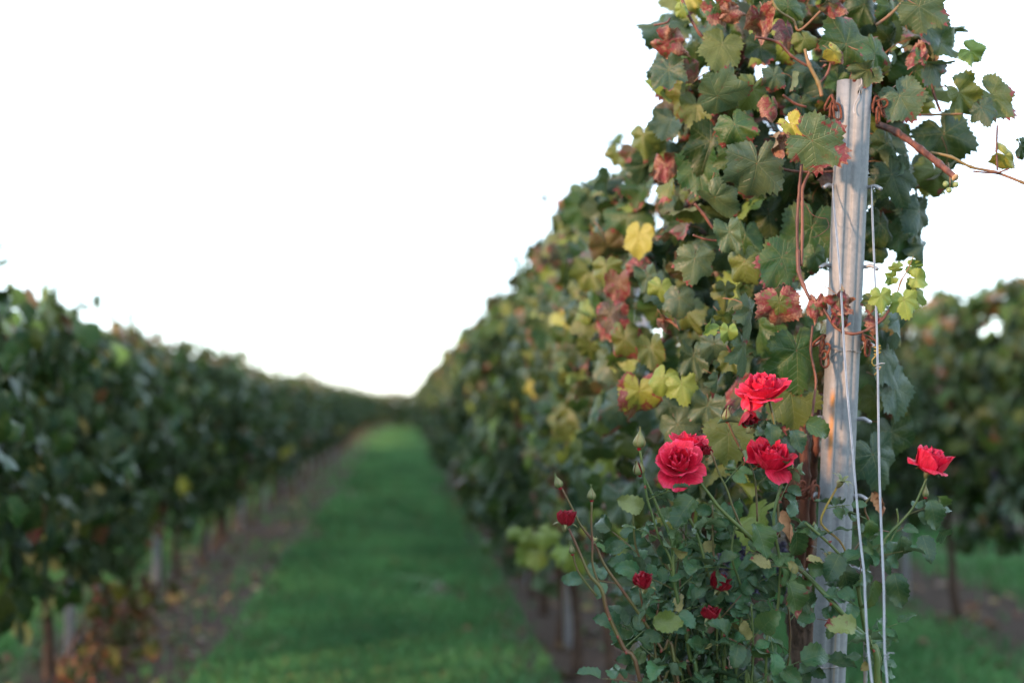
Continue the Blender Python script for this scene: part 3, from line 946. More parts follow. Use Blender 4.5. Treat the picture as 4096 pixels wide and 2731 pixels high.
# ------------------------------------------------------------------ the near vines, leaf by leaf
Z1 = lambda x, y: (2500 + x / 1.4737, y / 1.4737)                 # picture notes taken from two enlarged views
Z2 = lambda x, y: (2200 + x / 1.568, 1000 + y / 1.568)
hero = empty('grapevine', (0.80, 3.02, 0))
tag(hero, 'big leafy grapevine with scorched leaves climbing around the galvanised end post', 'grapevine')
KEYS = [  # view, x, y, size, tip angle, yaw, pitch, tone, blight, depth, shape
    (1, 560, 300, 290, -20, -5, 10, 'olive', .12, 2.72, 'flat'), (1, 1320, 215, 370, 160, 10, -10, 'green', .30, 2.66, 'flat'), (1, 1490, 350, 300, 40, 35, 10, 'green', .42, 2.58, 'n'),
    (1, 1400, 430, 220, -60, -20, -40, 'grey', .35, 2.57, 'n'), (1, 1735, 330, 190, 170, 10, 20, 'green', .62, 2.60, 'c'), (1, 1830, 380, 200, 90, 20, -50, 'blue', .30, 2.60, 'f'),
    (1, 2060, 315, 190, 60, -10, -10, 'lime', .08, 2.68, 'n'), (1, 1640, 600, 290, 30, -10, 0, 'grey', .33, 2.60, 'flat'), (1, 1770, 60, 330, 60, -10, -15, 'grey', .30, 2.58, 'flat'),
    (1, 1790, 160, 260, 30, 10, 20, 'blue', .10, 2.68, 'n'), (1, 1890, 260, 260, 80, 30, 0, 'green', .25, 2.72, 'n'), (1, 1990, 580, 300, 40, 10, -10, 'olive', .22, 2.64, 'n'), (1, 2190, 590, 330, 50, 10, 0, 'olive', .33, 2.66, 'flat'),
    (1, 2110, 660, 200, 20, -20, 10, 'blue', .2, 2.64, 'n'), (1, 2260, 930, 240, 70, 20, -20, 'yellow', .30, 2.62, 'f'), (1, 2335, 880, 150, 20, 30, 0, 'dark', .3, 2.63, 'n'), (1, 1900, 840, 400, 20, 0, 0, 'dark', .20, 2.84, 'flat'), (1, 1830, 1040, 300, 0, 10, 10, 'olive', .30, 2.80, 'n'),
    (1, 1590, 1070, 340, 20, -15, 10, 'dark', .12, 2.72, 'flat'), (1, 1500, 1360, 310, -10, 10, 0, 'dark', .10, 2.80, 'n'), (1, 1740, 1290, 320, 10, 55, 10, 'blue', .08, 2.80, 'f'), (1, 1660, 1420, 300, 0, 20, 0, 'green', .15, 2.86, 'n'),
    (1, 660, 770, 310, 20, -20, 5, 'green', .38, 2.60, 'n'), (1, 870, 640, 180, 10, 20, 0, 'olive', .62, 2.58, 'f'), (1, 1150, 855, 400, 60, -15, -20, 'grey', .42, 2.50, 'flat'), (1, 770, 1020, 410, -5, -5, -5, 'grey', .28, 2.60, 'flat'),
    (1, 900, 860, 150, 0, 20, 0, 'rust', .9, 2.58, 'c'), (1, 620, 1400, 250, 10, -25, 0, 'grey', .22, 2.66, 'n'), (1, 590, 560, 330, 100, -10, -45, 'grey', .26, 2.62, 'n'), (1, 880, 470, 180, 0, 20, 0, 'grey', .38, 2.64, 'n'), (1, 985, 480, 120, 10, 60, 0, 'grey', .3, 2.63, 'f'),
    (1, 790, 140, 230, 0, -10, -30, 'rust', .70, 2.66, 'c'), (1, 960, 200, 220, 0, 20, 20, 'purple', .62, 2.68, 'n'), (1, 280, 270, 240, 60, -10, -30, 'red', .70, 2.74, 'c'), (1, 260, 450, 280, 10, -30, 10, 'blue', .25, 2.74, 'n'), (1, 380, 420, 170, 0, 0, 0, 'red', .62, 2.76, 'n'),
    (1, 420, 660, 250, 0, -20, 10, 'olive', .30, 2.80, 'n'), (1, 490, 880, 340, -20, -20, 0, 'dark', .25, 2.76, 'n'), (1, 440, 1010, 320, 10, -30, 10, 'green', .2, 2.78, 'n'), (1, 335, 70, 130, 0, 0, 0, 'lime', .1, 2.72, 'n'), (1, 560, 60, 220, 30, -10, -20, 'green', .58, 2.72, 'n'), (1, 640, 80, 160, 90, 0, -20, 'rust', .8, 2.70, 'c'),
    (1, 80, 1420, 240, -10, -30, 0, 'yellow', .12, 3.15, 'flat'), (1, 800, 300, 220, 0, 10, 0, 'dark', .3, 2.78, 'n'), (1, 1230, 40, 190, 60, 0, -30, 'red', .6, 2.62, 'c'), (1, 1090, 1400, 440, -10, 0, 0, 'green', .24, 2.80, 'flat'), (1, 1040, 640, 220, 0, -10, 0, 'dark', .25, 2.72, 'n'),
    (1, 230, 1010, 230, 0, -20, 0, 'rust', .7, 2.95, 'c'), (1, 110, 830, 220, 0, -20, 0, 'olive', .2, 3.05, 'n'), (1, 1070, 250, 190, 30, 0, 0, 'olive', .3, 2.66, 'n'), (1, 1250, 320, 170, 60, 10, -10, 'yellow', .45, 2.60, 'f'), (1, 960, 70, 220, 0, 0, 0, 'green', .2, 2.70, 'n'), (1, 840, 20, 230, 10, 0, 0, 'dark', .15, 2.75, 'n'),
    (1, 1400, 60, 260, -20, 10, 0, 'dark', .2, 2.78, 'n'), (1, 1560, 70, 220, 10, 30, 0, 'green', .2, 2.74, 'n'), (1, 990, 760, 190, 30, -20, 20, 'yellow', .45, 2.56, 'f'), (1, 1250, 500, 170, -10, 0, 0, 'green', .3, 2.70, 'n'), (1, 1290, 400, 260, 0, 10, 0, 'dark', .2, 2.76, 'flat'), (1, 740, 560, 260, -20, 0, -10, 'olive', .25, 2.66, 'n'),
    (1, 640, 950, 250, 0, 10, 0, 'green', .2, 2.70, 'n'), (1, 1000, 1060, 300, 0, 0, 0, 'dark', .2, 2.86, 'n'), (1, 1180, 1240, 260, 0, 0, 0, 'dark', .1, 2.88, 'n'), (1, 560, 1190, 300, 40, -30, -30, 'grey', .2, 2.70, 'f'), (1, 700, 1420, 280, -10, 0, 0, 'green', .2, 2.78, 'n'),
    (1, 1480, 1480, 250, 0, 0, 0, 'dark', .1, 2.84, 'n'), (1, 1760, 1480, 240, 0, 40, 0, 'blue', .15, 2.86, 'n'), (1, 1540, 880, 260, 0, 20, 0, 'dark', .3, 2.76, 'n'),
    (1, 855, 1300, 280, 10, 0, 0, 'dark', .15, 2.92, 'flat'), (1, 800, 1240, 240, -20, 10, 0, 'green', .2, 2.95, 'n'), (1, 1690, 1290, 300, 10, 10, 0, 'dark', .1, 2.95, 'flat'), (1, 1560, 1230, 260, 0, 0, 0, 'dark', .1, 2.9, 'flat'),
    (2, 900, 90, 270, -10, -10, 0, 'grey', .25, 2.72, 'n'), (2, 1220, 120, 350, 0, -20, 0, 'olive', .20, 2.68, 'n'), (2, 1430, 90, 380, -30, 10, 0, 'green', .34, 2.64, 'flat'), (2, 1440, 370, 300, 5, 0, -10, 'olive', .62, 2.57, 'flat'), (2, 1670, 370, 190, 0, -20, 0, 'green', .66, 2.55, 'c'),
    (2, 1830, 330, 220, 40, 10, -10, 'red', .66, 2.53, 'c'), (2, 1820, 430, 190, -10, 0, 0, 'green', .60, 2.54, 'c'), (2, 2075, 310, 175, 0, 0, 0, 'lime', .05, 2.50, 'flat'), (2, 2040, 470, 160, 0, 20, 0, 'rust', .70, 2.56, 'c'), (2, 2010, 330, 140, -10, -20, 0, 'olive', .35, 2.55, 'n'),
    (2, 2170, 115, 110, -80, 0, -30, 'lime', .1, 2.54, 'n'), (2, 2290, 105, 130, 80, 0, -30, 'lime', .1, 2.55, 'n'), (2, 2130, 180, 110, -70, 10, -20, 'lime', .1, 2.55, 'n'), (2, 2320, 180, 150, 80, -10, 0, 'lime', .12, 2.53, 'n'), (2, 2225, 340, 200, 10, 0, 0, 'lime', .18, 2.52, 'n'), (2, 2310, 290, 160, 50, 10, 0, 'lime', .15, 2.54, 'n'), (2, 2240, 230, 130, 0, 40, 0, 'lime', .1, 2.55, 'n'),
    (2, 1255, 420, 330, -15, 62, 0, 'grey', .2, 2.60, 'flat'), (2, 1215, 640, 320, 8, 58, 0, 'grey', .15, 2.61, 'flat'), (2, 1550, 690, 440, 5, 0, -5, 'green', .2, 2.66, 'flat'), (2, 1520, 950, 400, 10, 5, -5, 'olive', .16, 2.68, 'flat'), (2, 1120, 530, 150, 0, 0, 0, 'lime', .15, 2.56, 'n'), (2, 1110, 410, 170, 90, 0, -55, 'olive', .2, 2.58, 'n'), (2, 990, 490, 110, -40, 30, 0, 'lime', .15, 2.60, 'f'),
    (2, 1150, 700, 190, 20, -20, 0, 'olive', .2, 2.64, 'n'), (2, 1050, 830, 180, 15, 55, 0, 'grey', .28, 2.62, 'n'), (2, 620, 190, 220, 20, -35, 0, 'grey', .15, 2.95, 'n'), (2, 690, 260, 200, -10, -20, 0, 'lime', .1, 2.88, 'n'), (2, 380, 440, 270, 0, -20, 0, 'purple', .5, 3.1, 'n'), (2, 470, 600, 330, 0, -20, 0, 'olive', .45, 3.05, 'n'), (2, 560, 930, 330, 0, -10, 0, 'yellow', .5, 2.95, 'n'),
    (2, 830, 870, 220, 10, -10, 0, 'lime', .1, 2.80, 'flat'), (2, 700, 830, 230, -20, -20, 0, 'lime', .15, 2.85, 'n'), (2, 740, 450, 150, 60, 0, -30, 'rust', .8, 2.8, 'c'), (2, 900, 700, 280, 0, -10, 0, 'grey', .15, 2.80, 'n'), (2, 2200, 470, 350, 30, 45, 0, 'blue', .08, 2.72, 'n'), (2, 2110, 700, 400, 30, 40, 0, 'blue', .06, 2.74, 'flat'), (2, 2170, 900, 380, 15, 40, 0, 'blue', .08, 2.78, 'flat'),
    (2, 2040, 960, 260, 0, 10, 0, 'olive', .12, 2.84, 'n'), (2, 2040, 1330, 380, 20, 20, 0, 'blue', .08, 2.72, 'flat'), (2, 2150, 1180, 300, 10, 20, 0, 'dark', .1, 2.84, 'n'), (2, 820, 1130, 300, 30, -20, 0, 'grey', .12, 2.85, 'n'), (2, 1120, 1200, 330, 0, 0, 0, 'olive', .15, 2.72, 'flat'), (2, 980, 1010, 260, -10, -15, 0, 'grey', .2, 2.76, 'n'), (2, 1030, 620, 240, 0, -20, 0, 'grey', .2, 2.72, 'n'), (2, 640, 640, 240, 10, -20, 0, 'olive', .25, 2.92, 'n'), (2, 810, 330, 240, 0, -10, 0, 'grey', .25, 2.82, 'n'), (2, 430, 230, 220, 0, -20, 0, 'rust', .5, 3.1, 'n'),
    (2, 560, 130, 200, 0, -20, 0, 'purple', .6, 3.1, 'n'), (2, 350, 130, 220, 0, -20, 0, 'olive', .3, 3.15, 'n'), (2, 1100, 280, 210, 0, 0, 0, 'olive', .2, 2.78, 'n'), (2, 1660, 60, 220, 0, 0, 0, 'green', .3, 2.72, 'n'),
]
for v, x, y, s, ang, yw, pt, tn, bl, dep, shp in KEYS:
    px, py = (Z1 if v == 1 else Z2)(x, y)
    sc = 1.4737 if v == 1 else 1.568
    c = P(px, py, dep)
    nn, tt = face_cam(math.radians(ang), math.radians(yw + rng.uniform(-6, 6)), math.radians(-pt + rng.uniform(-6, 6)))
    pool = {'flat': LEAF_FLAT + LEAVES[:2], 'n': LEAVES, 'f': LEAF_FOLD, 'c': LEAF_CRUMP}[shp]
    mk('leaf', rng.choice(pool), hero, leaf_matrix(c, s / sc * dep / FPX * (1.12 if shp == 'c' else 1.0), nn, tt), tone(tn, min(.95, bl + .08)))

NAMES = ['dark'] * 7 + ['green'] * 7 + ['blue'] * 4 + ['grey'] * 3 + ['olive'] * 5 + ['lime'] * 2 + ['yellow'] + ['red'] * 2
def right_edge(z):
    return float(np.interp(z, [0.9, 1.1, 1.27, 1.42, 1.63, 1.75, 1.84, 2.1, 2.3], [.86, .90, .95, 1.00, 1.00, 1.10, 1.14, 1.08, .98]))
def near_leaf(root, c, r, sz):
    if c.y > 2.9 and c.x / c.y < np.interp((c.z - 1.27) / c.y, [.0, .095, .13, .15, .176, .19, .22, .3], [.04, .08, .107, .118, .151, .163, .176, .178]) + .004: return
    sx = -1 if c.x < ROW_R else 1
    n = Vector((sx * r.uniform(-.2, 1.0), -r.uniform(-.1, 1.0), r.gauss(.25, .5)))
    t = Vector((r.gauss(0, .4), r.gauss(-.1, .3), -1))
    x = r.random()
    pool = LEAVES if x < .84 else (LEAF_FOLD if x < .93 else LEAF_CRUMP)
    nm = r.choice(NAMES)
    bl = r.uniform(.08, .46) if nm not in ('red', 'rust') else r.uniform(.45, .65)
    mk('leaf', r.choice(pool), root, leaf_matrix(c, sz, n, t), tone(nm, bl, r))
r = random.Random(77)
cnt = 0
while cnt < 170:
    z = r.uniform(1.0, 2.14)
    yy = r.uniform(2.78, 3.42)
    xl = 0.55 + 0.05 * math.sin(z * 7)
    xr = right_edge(z) - 0.04
    c = Vector((r.uniform(xl, xr), yy, z))
    if c.x > ROW_R + .1 and yy < 2.84: continue
    near_leaf(hero, c, r, r.uniform(.07, .13)); cnt += 1

near_roots = []
for k, (yy, lab) in enumerate(((3.85, 'grapevine with yellow and red leaves just behind the end post vine, in soft focus'),
                               (4.75, 'second grapevine behind the end post vine, its shoots reaching above the row'),
                               (5.65, 'third grapevine behind the end post vine, blurred, over the pale row post'))):
    root = empty('grapevine', (ROW_R, yy, 0))
    tag(root, lab, 'grapevine')
    near_roots.append(root)
    mk('trunk', TRUNKS[k], root, WM[root])
    for q in range(250):
        top = r.random() ** .9
        z = .72 + (1.27 - .01 * k + .10 * math.sin(yy * 2 + q * .37)) * top + .05 * math.sin(yy * 3 + q)
        y1 = yy + r.uniform(-.5, .5)
        half = .29 * (.72 + .40 * math.sin(math.pi * min(1, top * .9 + .1)))
        sx = -1 if r.random() < .72 else 1
        x1 = ROW_R + sx * half * (1 - .5 * r.random() ** 2) - (.05 if top > .6 else 0)
        near_leaf(root, Vector((x1, y1, z)), r, r.uniform(.07, .125))
    for q in range(3):   # shoots above the top wire
        bx, by = ROW_R + r.uniform(-.10, .15), yy + r.uniform(-.4, .4)
        hgt = r.uniform(.06, .16) if k == 0 else r.uniform(.15, .34)
        pts = [Vector((bx + .05 * j * r.uniform(-1, .6), by + .03 * j * r.uniform(-1, 1), 1.74 + (hgt + .1) * j / 3)) for j in range(4)]
        mk('cane', tube('cane', [p - Vector((ROW_R, yy, 0)) for p in pts], [.0055, .005, .004, .003], M_CANE, 5, 3), root, WM[root])
        for j in range(10):
            nn, tt = face_cam(r.gauss(0, .8), r.gauss(0, .6), r.gauss(0, .5))
            mk('leaf', r.choice(LEAVES), root, leaf_matrix(pts[j % 4] + Vector((r.gauss(0, .02), r.gauss(0, .02), r.gauss(0, .02))), r.uniform(.04, .08), nn, tt), tone(r.choice(('green', 'olive', 'lime', 'red')), r.uniform(.1, .5), r))

for q in range(45):
    z = r.uniform(1.35, 1.9)
    near_leaf(near_roots[0], Vector((r.uniform(.56, .80), r.uniform(3.1, 3.55), z)), r, r.uniform(.08, .13))
for q in range(75):
    z = r.uniform(1.72, 2.26)
    near_leaf(near_roots[0], Vector((r.uniform(.55, right_edge(z) + .03), r.uniform(2.85, 3.35), z)), r, r.uniform(.07, .13))

back = empty('grapevine', (0.86, 3.42, 0))
tag(back, 'grapevine whose crown rises above the end post, behind the big scorched leaves', 'grapevine')
mk('trunk', TRUNKS[4], back, WM[back])
for q in range(80):
    z = r.uniform(1.5, 2.16)
    near_leaf(back, Vector((r.uniform(.52, .78), r.uniform(2.95, 3.6), z)), r, r.uniform(.08, .135))
for q in range(75):
    z = r.uniform(1.62, 2.2)
    near_leaf(back, Vector((r.uniform(.82, right_edge(z) + .02), r.uniform(2.74, 3.2), z)), r, r.uniform(.08, .14))

for q in range(30):
    near_leaf(back, Vector((r.uniform(.64, .86), r.uniform(2.95, 3.3), r.uniform(1.38, 1.95))), r, r.uniform(.09, .14))
# a low sprig of bright leaves reaching out of the row beside the rose bush
for px, py, dp in ((2060, 2130, 4.9), (2120, 2170, 4.8), (2180, 2150, 4.75), (2150, 2235, 4.8), (2240, 2215, 4.7), (2095, 2230, 4.85), (2300, 2260, 4.6)):
    nn, tt = face_cam(r.gauss(0, .5), r.gauss(-.3, .3), r.gauss(-.2, .3))
    mk('leaf', r.choice(LEAVES), near_roots[1], leaf_matrix(P(px, py, dp), r.uniform(.07, .10), nn, tt), tone('lime', .1, r))

# canes of the hero vine (traced where they run, at the vine's own depth)
def cane(pix, view, dep, rad, mat, root=hero, sides=8):
    pts = [P(*(Z1 if view == 1 else Z2)(x, y), d) for (x, y), d in zip(pix, dep if isinstance(dep, (list, tuple)) else [dep] * len(pix))]
    rad = rad if isinstance(rad, (list, tuple)) else [rad] * len(pts)
    o = WM[root].translation
    # swellings at the nodes
    P2, R2 = crom(pts, rad, 6)
    R2 = [q * .82 * (1.3 if i % 6 == 0 and 0 < i < len(P2) - 1 else 1) for i, q in enumerate(R2)]
    return mk('cane', tube('cane', [p - o for p in P2], R2, mat, sides, 1), root, WM[root]), pts
cane([(1045, 930), (1030, 1100), (1015, 1300), (1020, 1568)], 1, 2.60, .0036, M_CANE)
cane([(1130, 900), (1100, 990), (1050, 1100), (1045, 1200), (1045, 1400), (1040, 1568)], 1, 2.585, .0034, M_CANE)
cane([(1555, 0), (1560, 130), (1590, 220), (1630, 300), (1690, 330), (1790, 480), (1890, 525), (1990, 500), (2090, 430), (2170, 300)], 2, [2.585, 2.58, 2.57, 2.56, 2.56, 2.545, 2.53, 2.53, 2.53, 2.54], [.005, .0048, .0045, .004, .0035, .0035, .0033, .003, .003, .003], M_CANE)
cane([(1648, 470), (1635, 620), (1650, 720), (1668, 820), (1655, 950), (1640, 1080)], 2, 2.60, .0028, M_CANE)
cane([(1580, 1060), (1590, 1200), (1600, 1420), (1590, 1700), (1560, 2100)], 2, [2.74, 2.74, 2.75, 2.78, 2.85], .012, M_CANE)
cane([(1690, 900), (1675, 1050), (1665, 1250), (1650, 1400), (1640, 1700), (1600, 2200)], 2, [2.74, 2.74, 2.75, 2.78, 2.80, 2.9], .0095, M_CANE)
ck, cp = cane([(1490, 735), (1600, 780), (1740, 880), (1850, 965), (1948, 1048)], 1, [2.70, 2.66, 2.60, 2.55, 2.51], [.0085, .0082, .0078, .0074, .0072], M_CANE)
d = (cp[-1] - cp[-2]).normalized()
V, F = tube_data([cp[-1] - d * .001, cp[-1] + d * .0012], [.0074, .0066], 10, 1)
mk('cut_end', mesh_from('cut_end', [v - WM[hero].translation for v in V], F, M_CUT), hero, WM[hero])
cane([(1800, 900), (1920, 925), (2040, 985), (2180, 1015), (2340, 1075), (2420, 1110)], 1, [2.64, 2.62, 2.61, 2.61, 2.60, 2.60], .0034, M_CANEG)
cane([(2195, 1005), (2190, 880), (2195, 740)], 1, 2.61, .0026, M_CANE)
cane([(2050, 1010), (2180, 1020), (2265, 995)], 1, 2.60, .0022, M_CANE)
cane([(1060, 290), (1085, 380), (1140, 490), (1160, 570)], 1, 2.60, [.0035, .0045, .005, .0045], M_CANEG)
cane([(1220, 340), (1195, 430), (1150, 490)], 1, 2.62, .003, M_CANE)
cane([(770, 220), (900, 250), (980, 330), (1075, 390)], 1, 2.62, .0033, M_CANE)
cane([(330, -20), (370, 80), (440, 200), (500, 260)], 1, 2.74, .0038, M_CANE)
cane([(170, 150), (245, 135), (265, 108)], 1, 2.74, .0024, M_CANE)
cane([(860, -20), (900, 60), (990, 120), (1030, 180), (1160, 60)], 1, 2.66, .003, M_CANEG)
cane([(1480, 150), (1560, 90), (1640, 10)], 1, 2.70, .0035, M_CANEG)
cane([(1800, 440), (1820, 550), (1860, 660)], 1, 2.62, .0032, M_CANE)
cane([(1690, 680), (1800, 678), (1990, 672)], 1, 2.64, .0028, M_CANEG)
cane([(930, 560), (1000, 610), (1070, 632)], 1, 2.66, .003, M_CANE)
cane([(410, 1200), (460, 1260), (520, 1350)], 1, 2.70, .0038, M_CANE)
cane([(400, 1385), (470, 1410), (550, 1420)], 1, 2.70, .0026, M_CANE)
cane([(880, 970), (960, 1005), (1100, 1015), (1230, 1010)], 1, 2.64, .003, M_CANE)
cane([(2280, 40), (2240, 130), (2200, 200), (2170, 300)], 2, 2.54, .0016, M_CANEG)
cane([(1110, 600), (1160, 680)], 2, 2.60, .0025, M_CANE)
cane([(1060, 1200), (1110, 1270), (1190, 1290)], 1, 2.57, .0009, M_CANE, sides=5)
cane([(1190, 1290), (1200, 1340), (1140, 1390), (1100, 1400)], 1, 2.57, .0007, M_CANE, sides=5)
# hero trunk: old shaggy wood behind the roses
tp = [P(3235, 2731, 2.95) + Vector((0, 0, -.72)), P(3225, 2731, 2.95), P(3195, 2450, 2.93), P(3205, 2200, 2.92), P(3180, 1980, 2.92), P(3230, 1750, 2.95)]
V, F = tube_data([p - WM[hero].translation for p in tp], [.045, .032, .027, .027, .024, .018], 12, 8)
V = [v + Vector((mnoise.noise(v * 40), mnoise.noise(v * 40 + Vector((7, 0, 0))), 0)) * .010 for v in V]
mk('trunk', mesh_from('trunk', V, F, M_BARK), hero, WM[hero])
tag(hero.children[-1])
# three small green grapes below the cut cane
def ball(rad, mat, name='grape'):
    V, F = [], []
    for i in range(7):
        for j in range(10):
            a, b = math.pi * i / 6, 2 * math.pi * j / 10
            V.append((rad * math.sin(a) * math.cos(b), rad * math.sin(a) * math.sin(b), rad * math.cos(a)))
    for i in range(6):
        for j in range(10): F.append((i * 10 + j, (i + 1) * 10 + j, (i + 1) * 10 + (j + 1) % 10, i * 10 + (j + 1) % 10))
    return mesh_from(name, V, F, mat)
GB = ball(.0058, M_GRAPEG)
for x, y in ((1890, 1085), (1910, 1122), (1950, 1088)):
    mk('grape', GB, hero, Matrix.Translation(P(*Z1(x, y), 2.56)))
mk('grape_stalk', tube('grape_stalk', [P(*Z1(1905, 960), 2.6) - WM[hero].translation, P(*Z1(1915, 1040), 2.57) - WM[hero].translation, P(*Z1(1915, 1100), 2.56) - WM[hero].translation], .0012, M_CANEG, 5, 3), hero, WM[hero])
# dark grape bunches inside the near vines
for root, n in ((hero, 4), (near_roots[0], 2), (near_roots[1], 2)):
    o = WM[root].translation
    for q in range(n):
        mk('grape_bunch', BUNCH[q % 3], root, Matrix.Translation((o.x + r.uniform(-.14, .05), o.y + r.uniform(-.15, .3), r.uniform(.95, 1.12))))

# ------------------------------------------------------------------ rose bush
Q3 = lambda x, y: (2100 + x / 1.568, 1731 + y / 1.568)
Q5 = lambda x, y: (3000 + x / 1.96, 1931 + y / 1.96)
BUSH = Vector((0.60, 2.50, 0.0))
bush = empty('rose_bush', BUSH)
tag(bush, 'rose bush with red blooms and buds growing in front of the end post', 'rose bush')
OFF = -BUSH
r = random.Random(5)

def leaflet_mesh(i, L=1.0, wid=0.36, fold=0.25, droop=0.6, wave=0.05, sharp=0.92):
    V, uv, F = [], [], []
    n = 13
    for k in range(n + 1):
        s = k / n
        w = wid / .40 * .92 * (s ** .55) * ((1 - s) ** sharp)
        for j, t in enumerate((-1, -.5, 0, .5, 1)):
            tooth = (0.030 if k % 2 else -0.024) if abs(t) == 1 and 0 < k < n else 0
            x = t * (w + tooth)
            z = fold * abs(x) + wave * math.sin(s * 9 + i + t) * abs(t)
            a = s * droop
            y = math.sin(a) / droop + z * math.sin(a); zz = -(1 - math.cos(a)) / droop + z * math.cos(a)
            V.append((x, y, zz)); uv.append((x, s, 0))
    for k in range(n):
        for j in range(4): F.append((k * 5 + j, k * 5 + j + 1, (k + 1) * 5 + j + 1, (k + 1) * 5 + j))
    me = mesh_from('leaflet', V, F, M_ROSEL)
    set_vec(me, uv)
    return me
LEAFLETS = [leaflet_mesh(1, 1, .36, .2, .5), leaflet_mesh(2, 1, .40, .35, .8), leaflet_mesh(3, 1, .33, .1, .3, .07), leaflet_mesh(4, 1, .38, .5, 1.0, .06), leaflet_mesh(5, 1, .36, .40, .6, .09, .82), leaflet_mesh(6, 1, .34, .7, .6)]
ROSE_TONE = [(.030, .085, .040, .05), (.036, .098, .042, .08), (.042, .100, .055, .05), (.028, .070, .034, .12), (.055, .110, .040, .15), (.050, .105, .065, .04)]

def basis(y, z):
    y = y.normalized(); z = (z - y * z.dot(y)).normalized(); x = y.cross(z)
    return Matrix(((x.x, y.x, z.x), (x.y, y.y, z.y), (x.z, y.z, z.z)))
def place(loc, R3, s):
    m = (R3 * s).to_4x4() if False else Matrix(((R3[0][0] * s, R3[0][1] * s, R3[0][2] * s, loc.x), (R3[1][0] * s, R3[1][1] * s, R3[1][2] * s, loc.y), (R3[2][0] * s, R3[2][1] * s, R3[2][2] * s, loc.z), (0, 0, 0, 1)))
    return m

def compound_leaf(p, direction, size, pairs=2, face=None):
    d = direction.normalized()
    nrm = face if face is not None else Vector((r.gauss(0, .45), r.gauss(-.55, .35), r.uniform(.25, 1.0)))
    R = basis(d, nrm)
    up = Vector((R[0][2], R[1][2], R[2][2])); side = Vector((R[0][0], R[1][0], R[2][0]))
    L = size * (0.55 + 0.55 * pairs)
    pts = [p + d * L * t - up * L * 0.16 * t * t for t in (0, .33, .66, 1.0)]
    lf = mk('leaf', tube('leaf', [q + OFF for q in pts], [.0012, .001, .0009, .0007], M_STEMR if r.random() < .3 else M_STEM, 5, 2), bush, WM[bush])
    spots = [(1.0, 0, d)]
    for k in range(pairs):
        t = 0.42 + 0.48 * k / max(pairs, 1) if pairs > 1 else 0.5
        for s in (-1, 1): spots.append((t, s, (side * s * 1.0 + d * 0.35)))
    tn = r.choice(ROSE_TONE)
    for t, s, dr in spots:
        if r.random() < .06: continue
        i = t * 3; a = min(int(i), 2)
        q = pts[a].lerp(pts[a + 1], i - a)
        nn = up + Vector((r.gauss(0, .35), r.gauss(0, .35), r.gauss(0, .25)))
        dr = dr.normalized() + Vector((r.gauss(0, .15), r.gauss(0, .15), r.gauss(-.1, .18)))
        sz = size * (1.12 if s == 0 else r.uniform(.75, 1.0))
        b = r.uniform(.9, 1.5)
        col = (tn[0] * b, tn[1] * b, tn[2] * b, tn[3] + r.uniform(-.05, .15))
        if r.random() < .03: col = (.30, .26, .10, .35)
        mk('leaflet', r.choice(LEAFLETS), lf, place(q + dr.normalized() * .003, basis(dr, nn), sz), col)

V, F = [], []
for k in range(6):
    a = k * 1.047
    V.append((math.cos(a) * .0022, 0, math.sin(a) * .0034))
V.append((0, .0062, -.0012))
F = [(k, (k + 1) % 6, 6) for k in range(6)]
THORN = mesh_from('thorn', V, F, M_THORN)

def stem(pts, rad, mat=M_STEM, thorns=0.05, leaves=None, size=.034, start=.1, stop=1.0):
    """pts run from the tip down; leaves = spacing in metres"""
    rad = rad if isinstance(rad, (list, tuple)) else [rad] * len(pts)
    o = mk('stem', tube('stem', [p + OFF for p in pts], rad, mat, 8, 4), bush, WM[bush])
    S, Rr = crom(pts, rad, 6)
    acc = tl = 0.0
    tot = sum((S[i + 1] - S[i]).length for i in range(len(S) - 1))
    run = 0.0
    ang = r.random() * 6
    for i in range(len(S) - 1):
        seg = S[i + 1] - S[i]; l = seg.length
        run += l; acc += l; tl += l
        t = seg.normalized()
        if thorns and tl > thorns and run / tot > .15:
            tl = r.uniform(-.02, .01)
            a = r.random() * 6.28
            u = t.orthogonal().normalized(); n = (u * math.cos(a) + t.cross(u) * math.sin(a))
            mk('thorn', THORN, o, place(S[i + 1] + n * Rr[i + 1] * .9, basis(n, -t), 1.0))
        if leaves and acc > leaves and start < run / tot < stop:
            acc = r.uniform(-.012, .008)
            ang += 2.4
            n = Vector((math.cos(ang), math.sin(ang) * .75 - .15, 0))
            compound_leaf(S[i + 1], n - t * r.uniform(.2, .9), size * r.uniform(.8, 1.2), r.choice((1, 2, 2)))
    return o

def to_base(px_pts, q, deps, jx=0.0, d_base=None):
    pts = [P(*q(x, y), d) for (x, y), d in zip(px_pts, deps if isinstance(deps, (list, tuple)) else [deps] * len(px_pts))]
    last = pts[-1]
    base = (d_base if d_base is not None else BUSH) + Vector((jx, r.uniform(-.04, .04), -.02))
    pts += [last.lerp(base, .45) + Vector((0, 0, -.04)), base]
    return pts

RD = .0026
s1 = to_base([(275, 600), (330, 720), (400, 880), (480, 980), (520, 1130), (620, 1350), (725, 1568)], Q3, 2.42, -.06)
stem(s1, [.0018, .0022, .0028, .0032, .0034, .0036, .0038, .005, .006], M_STEMR, .03, .055, .036, .2, .62)
s1b = [P(*Q3(x, y), 2.44) for x, y in ((232, 350), (300, 480), (350, 580), (440, 700), (500, 830), (600, 970), (720, 1140), (860, 1360), (960, 1568))] + [BUSH + Vector((-.03, 0, -.02))]
stem(s1b, [.0018, .0019, .002, .0022, .0024, .0026, .0028, .003, .0032, .006], M_STEMR, .05, .06, .034, .15, .75)
stem([P(*Q3(x, y), 2.43) for x, y in ((420, 430), (416, 560), (423, 700), (425, 830), (470, 960))], .0019, M_STEMR, .0, .07, .026)
stem([P(*Q3(x, y), 2.43) for x, y in ((300, 755), (330, 860), (400, 960), (450, 1020))], .0017, M_STEMR, 0, None)
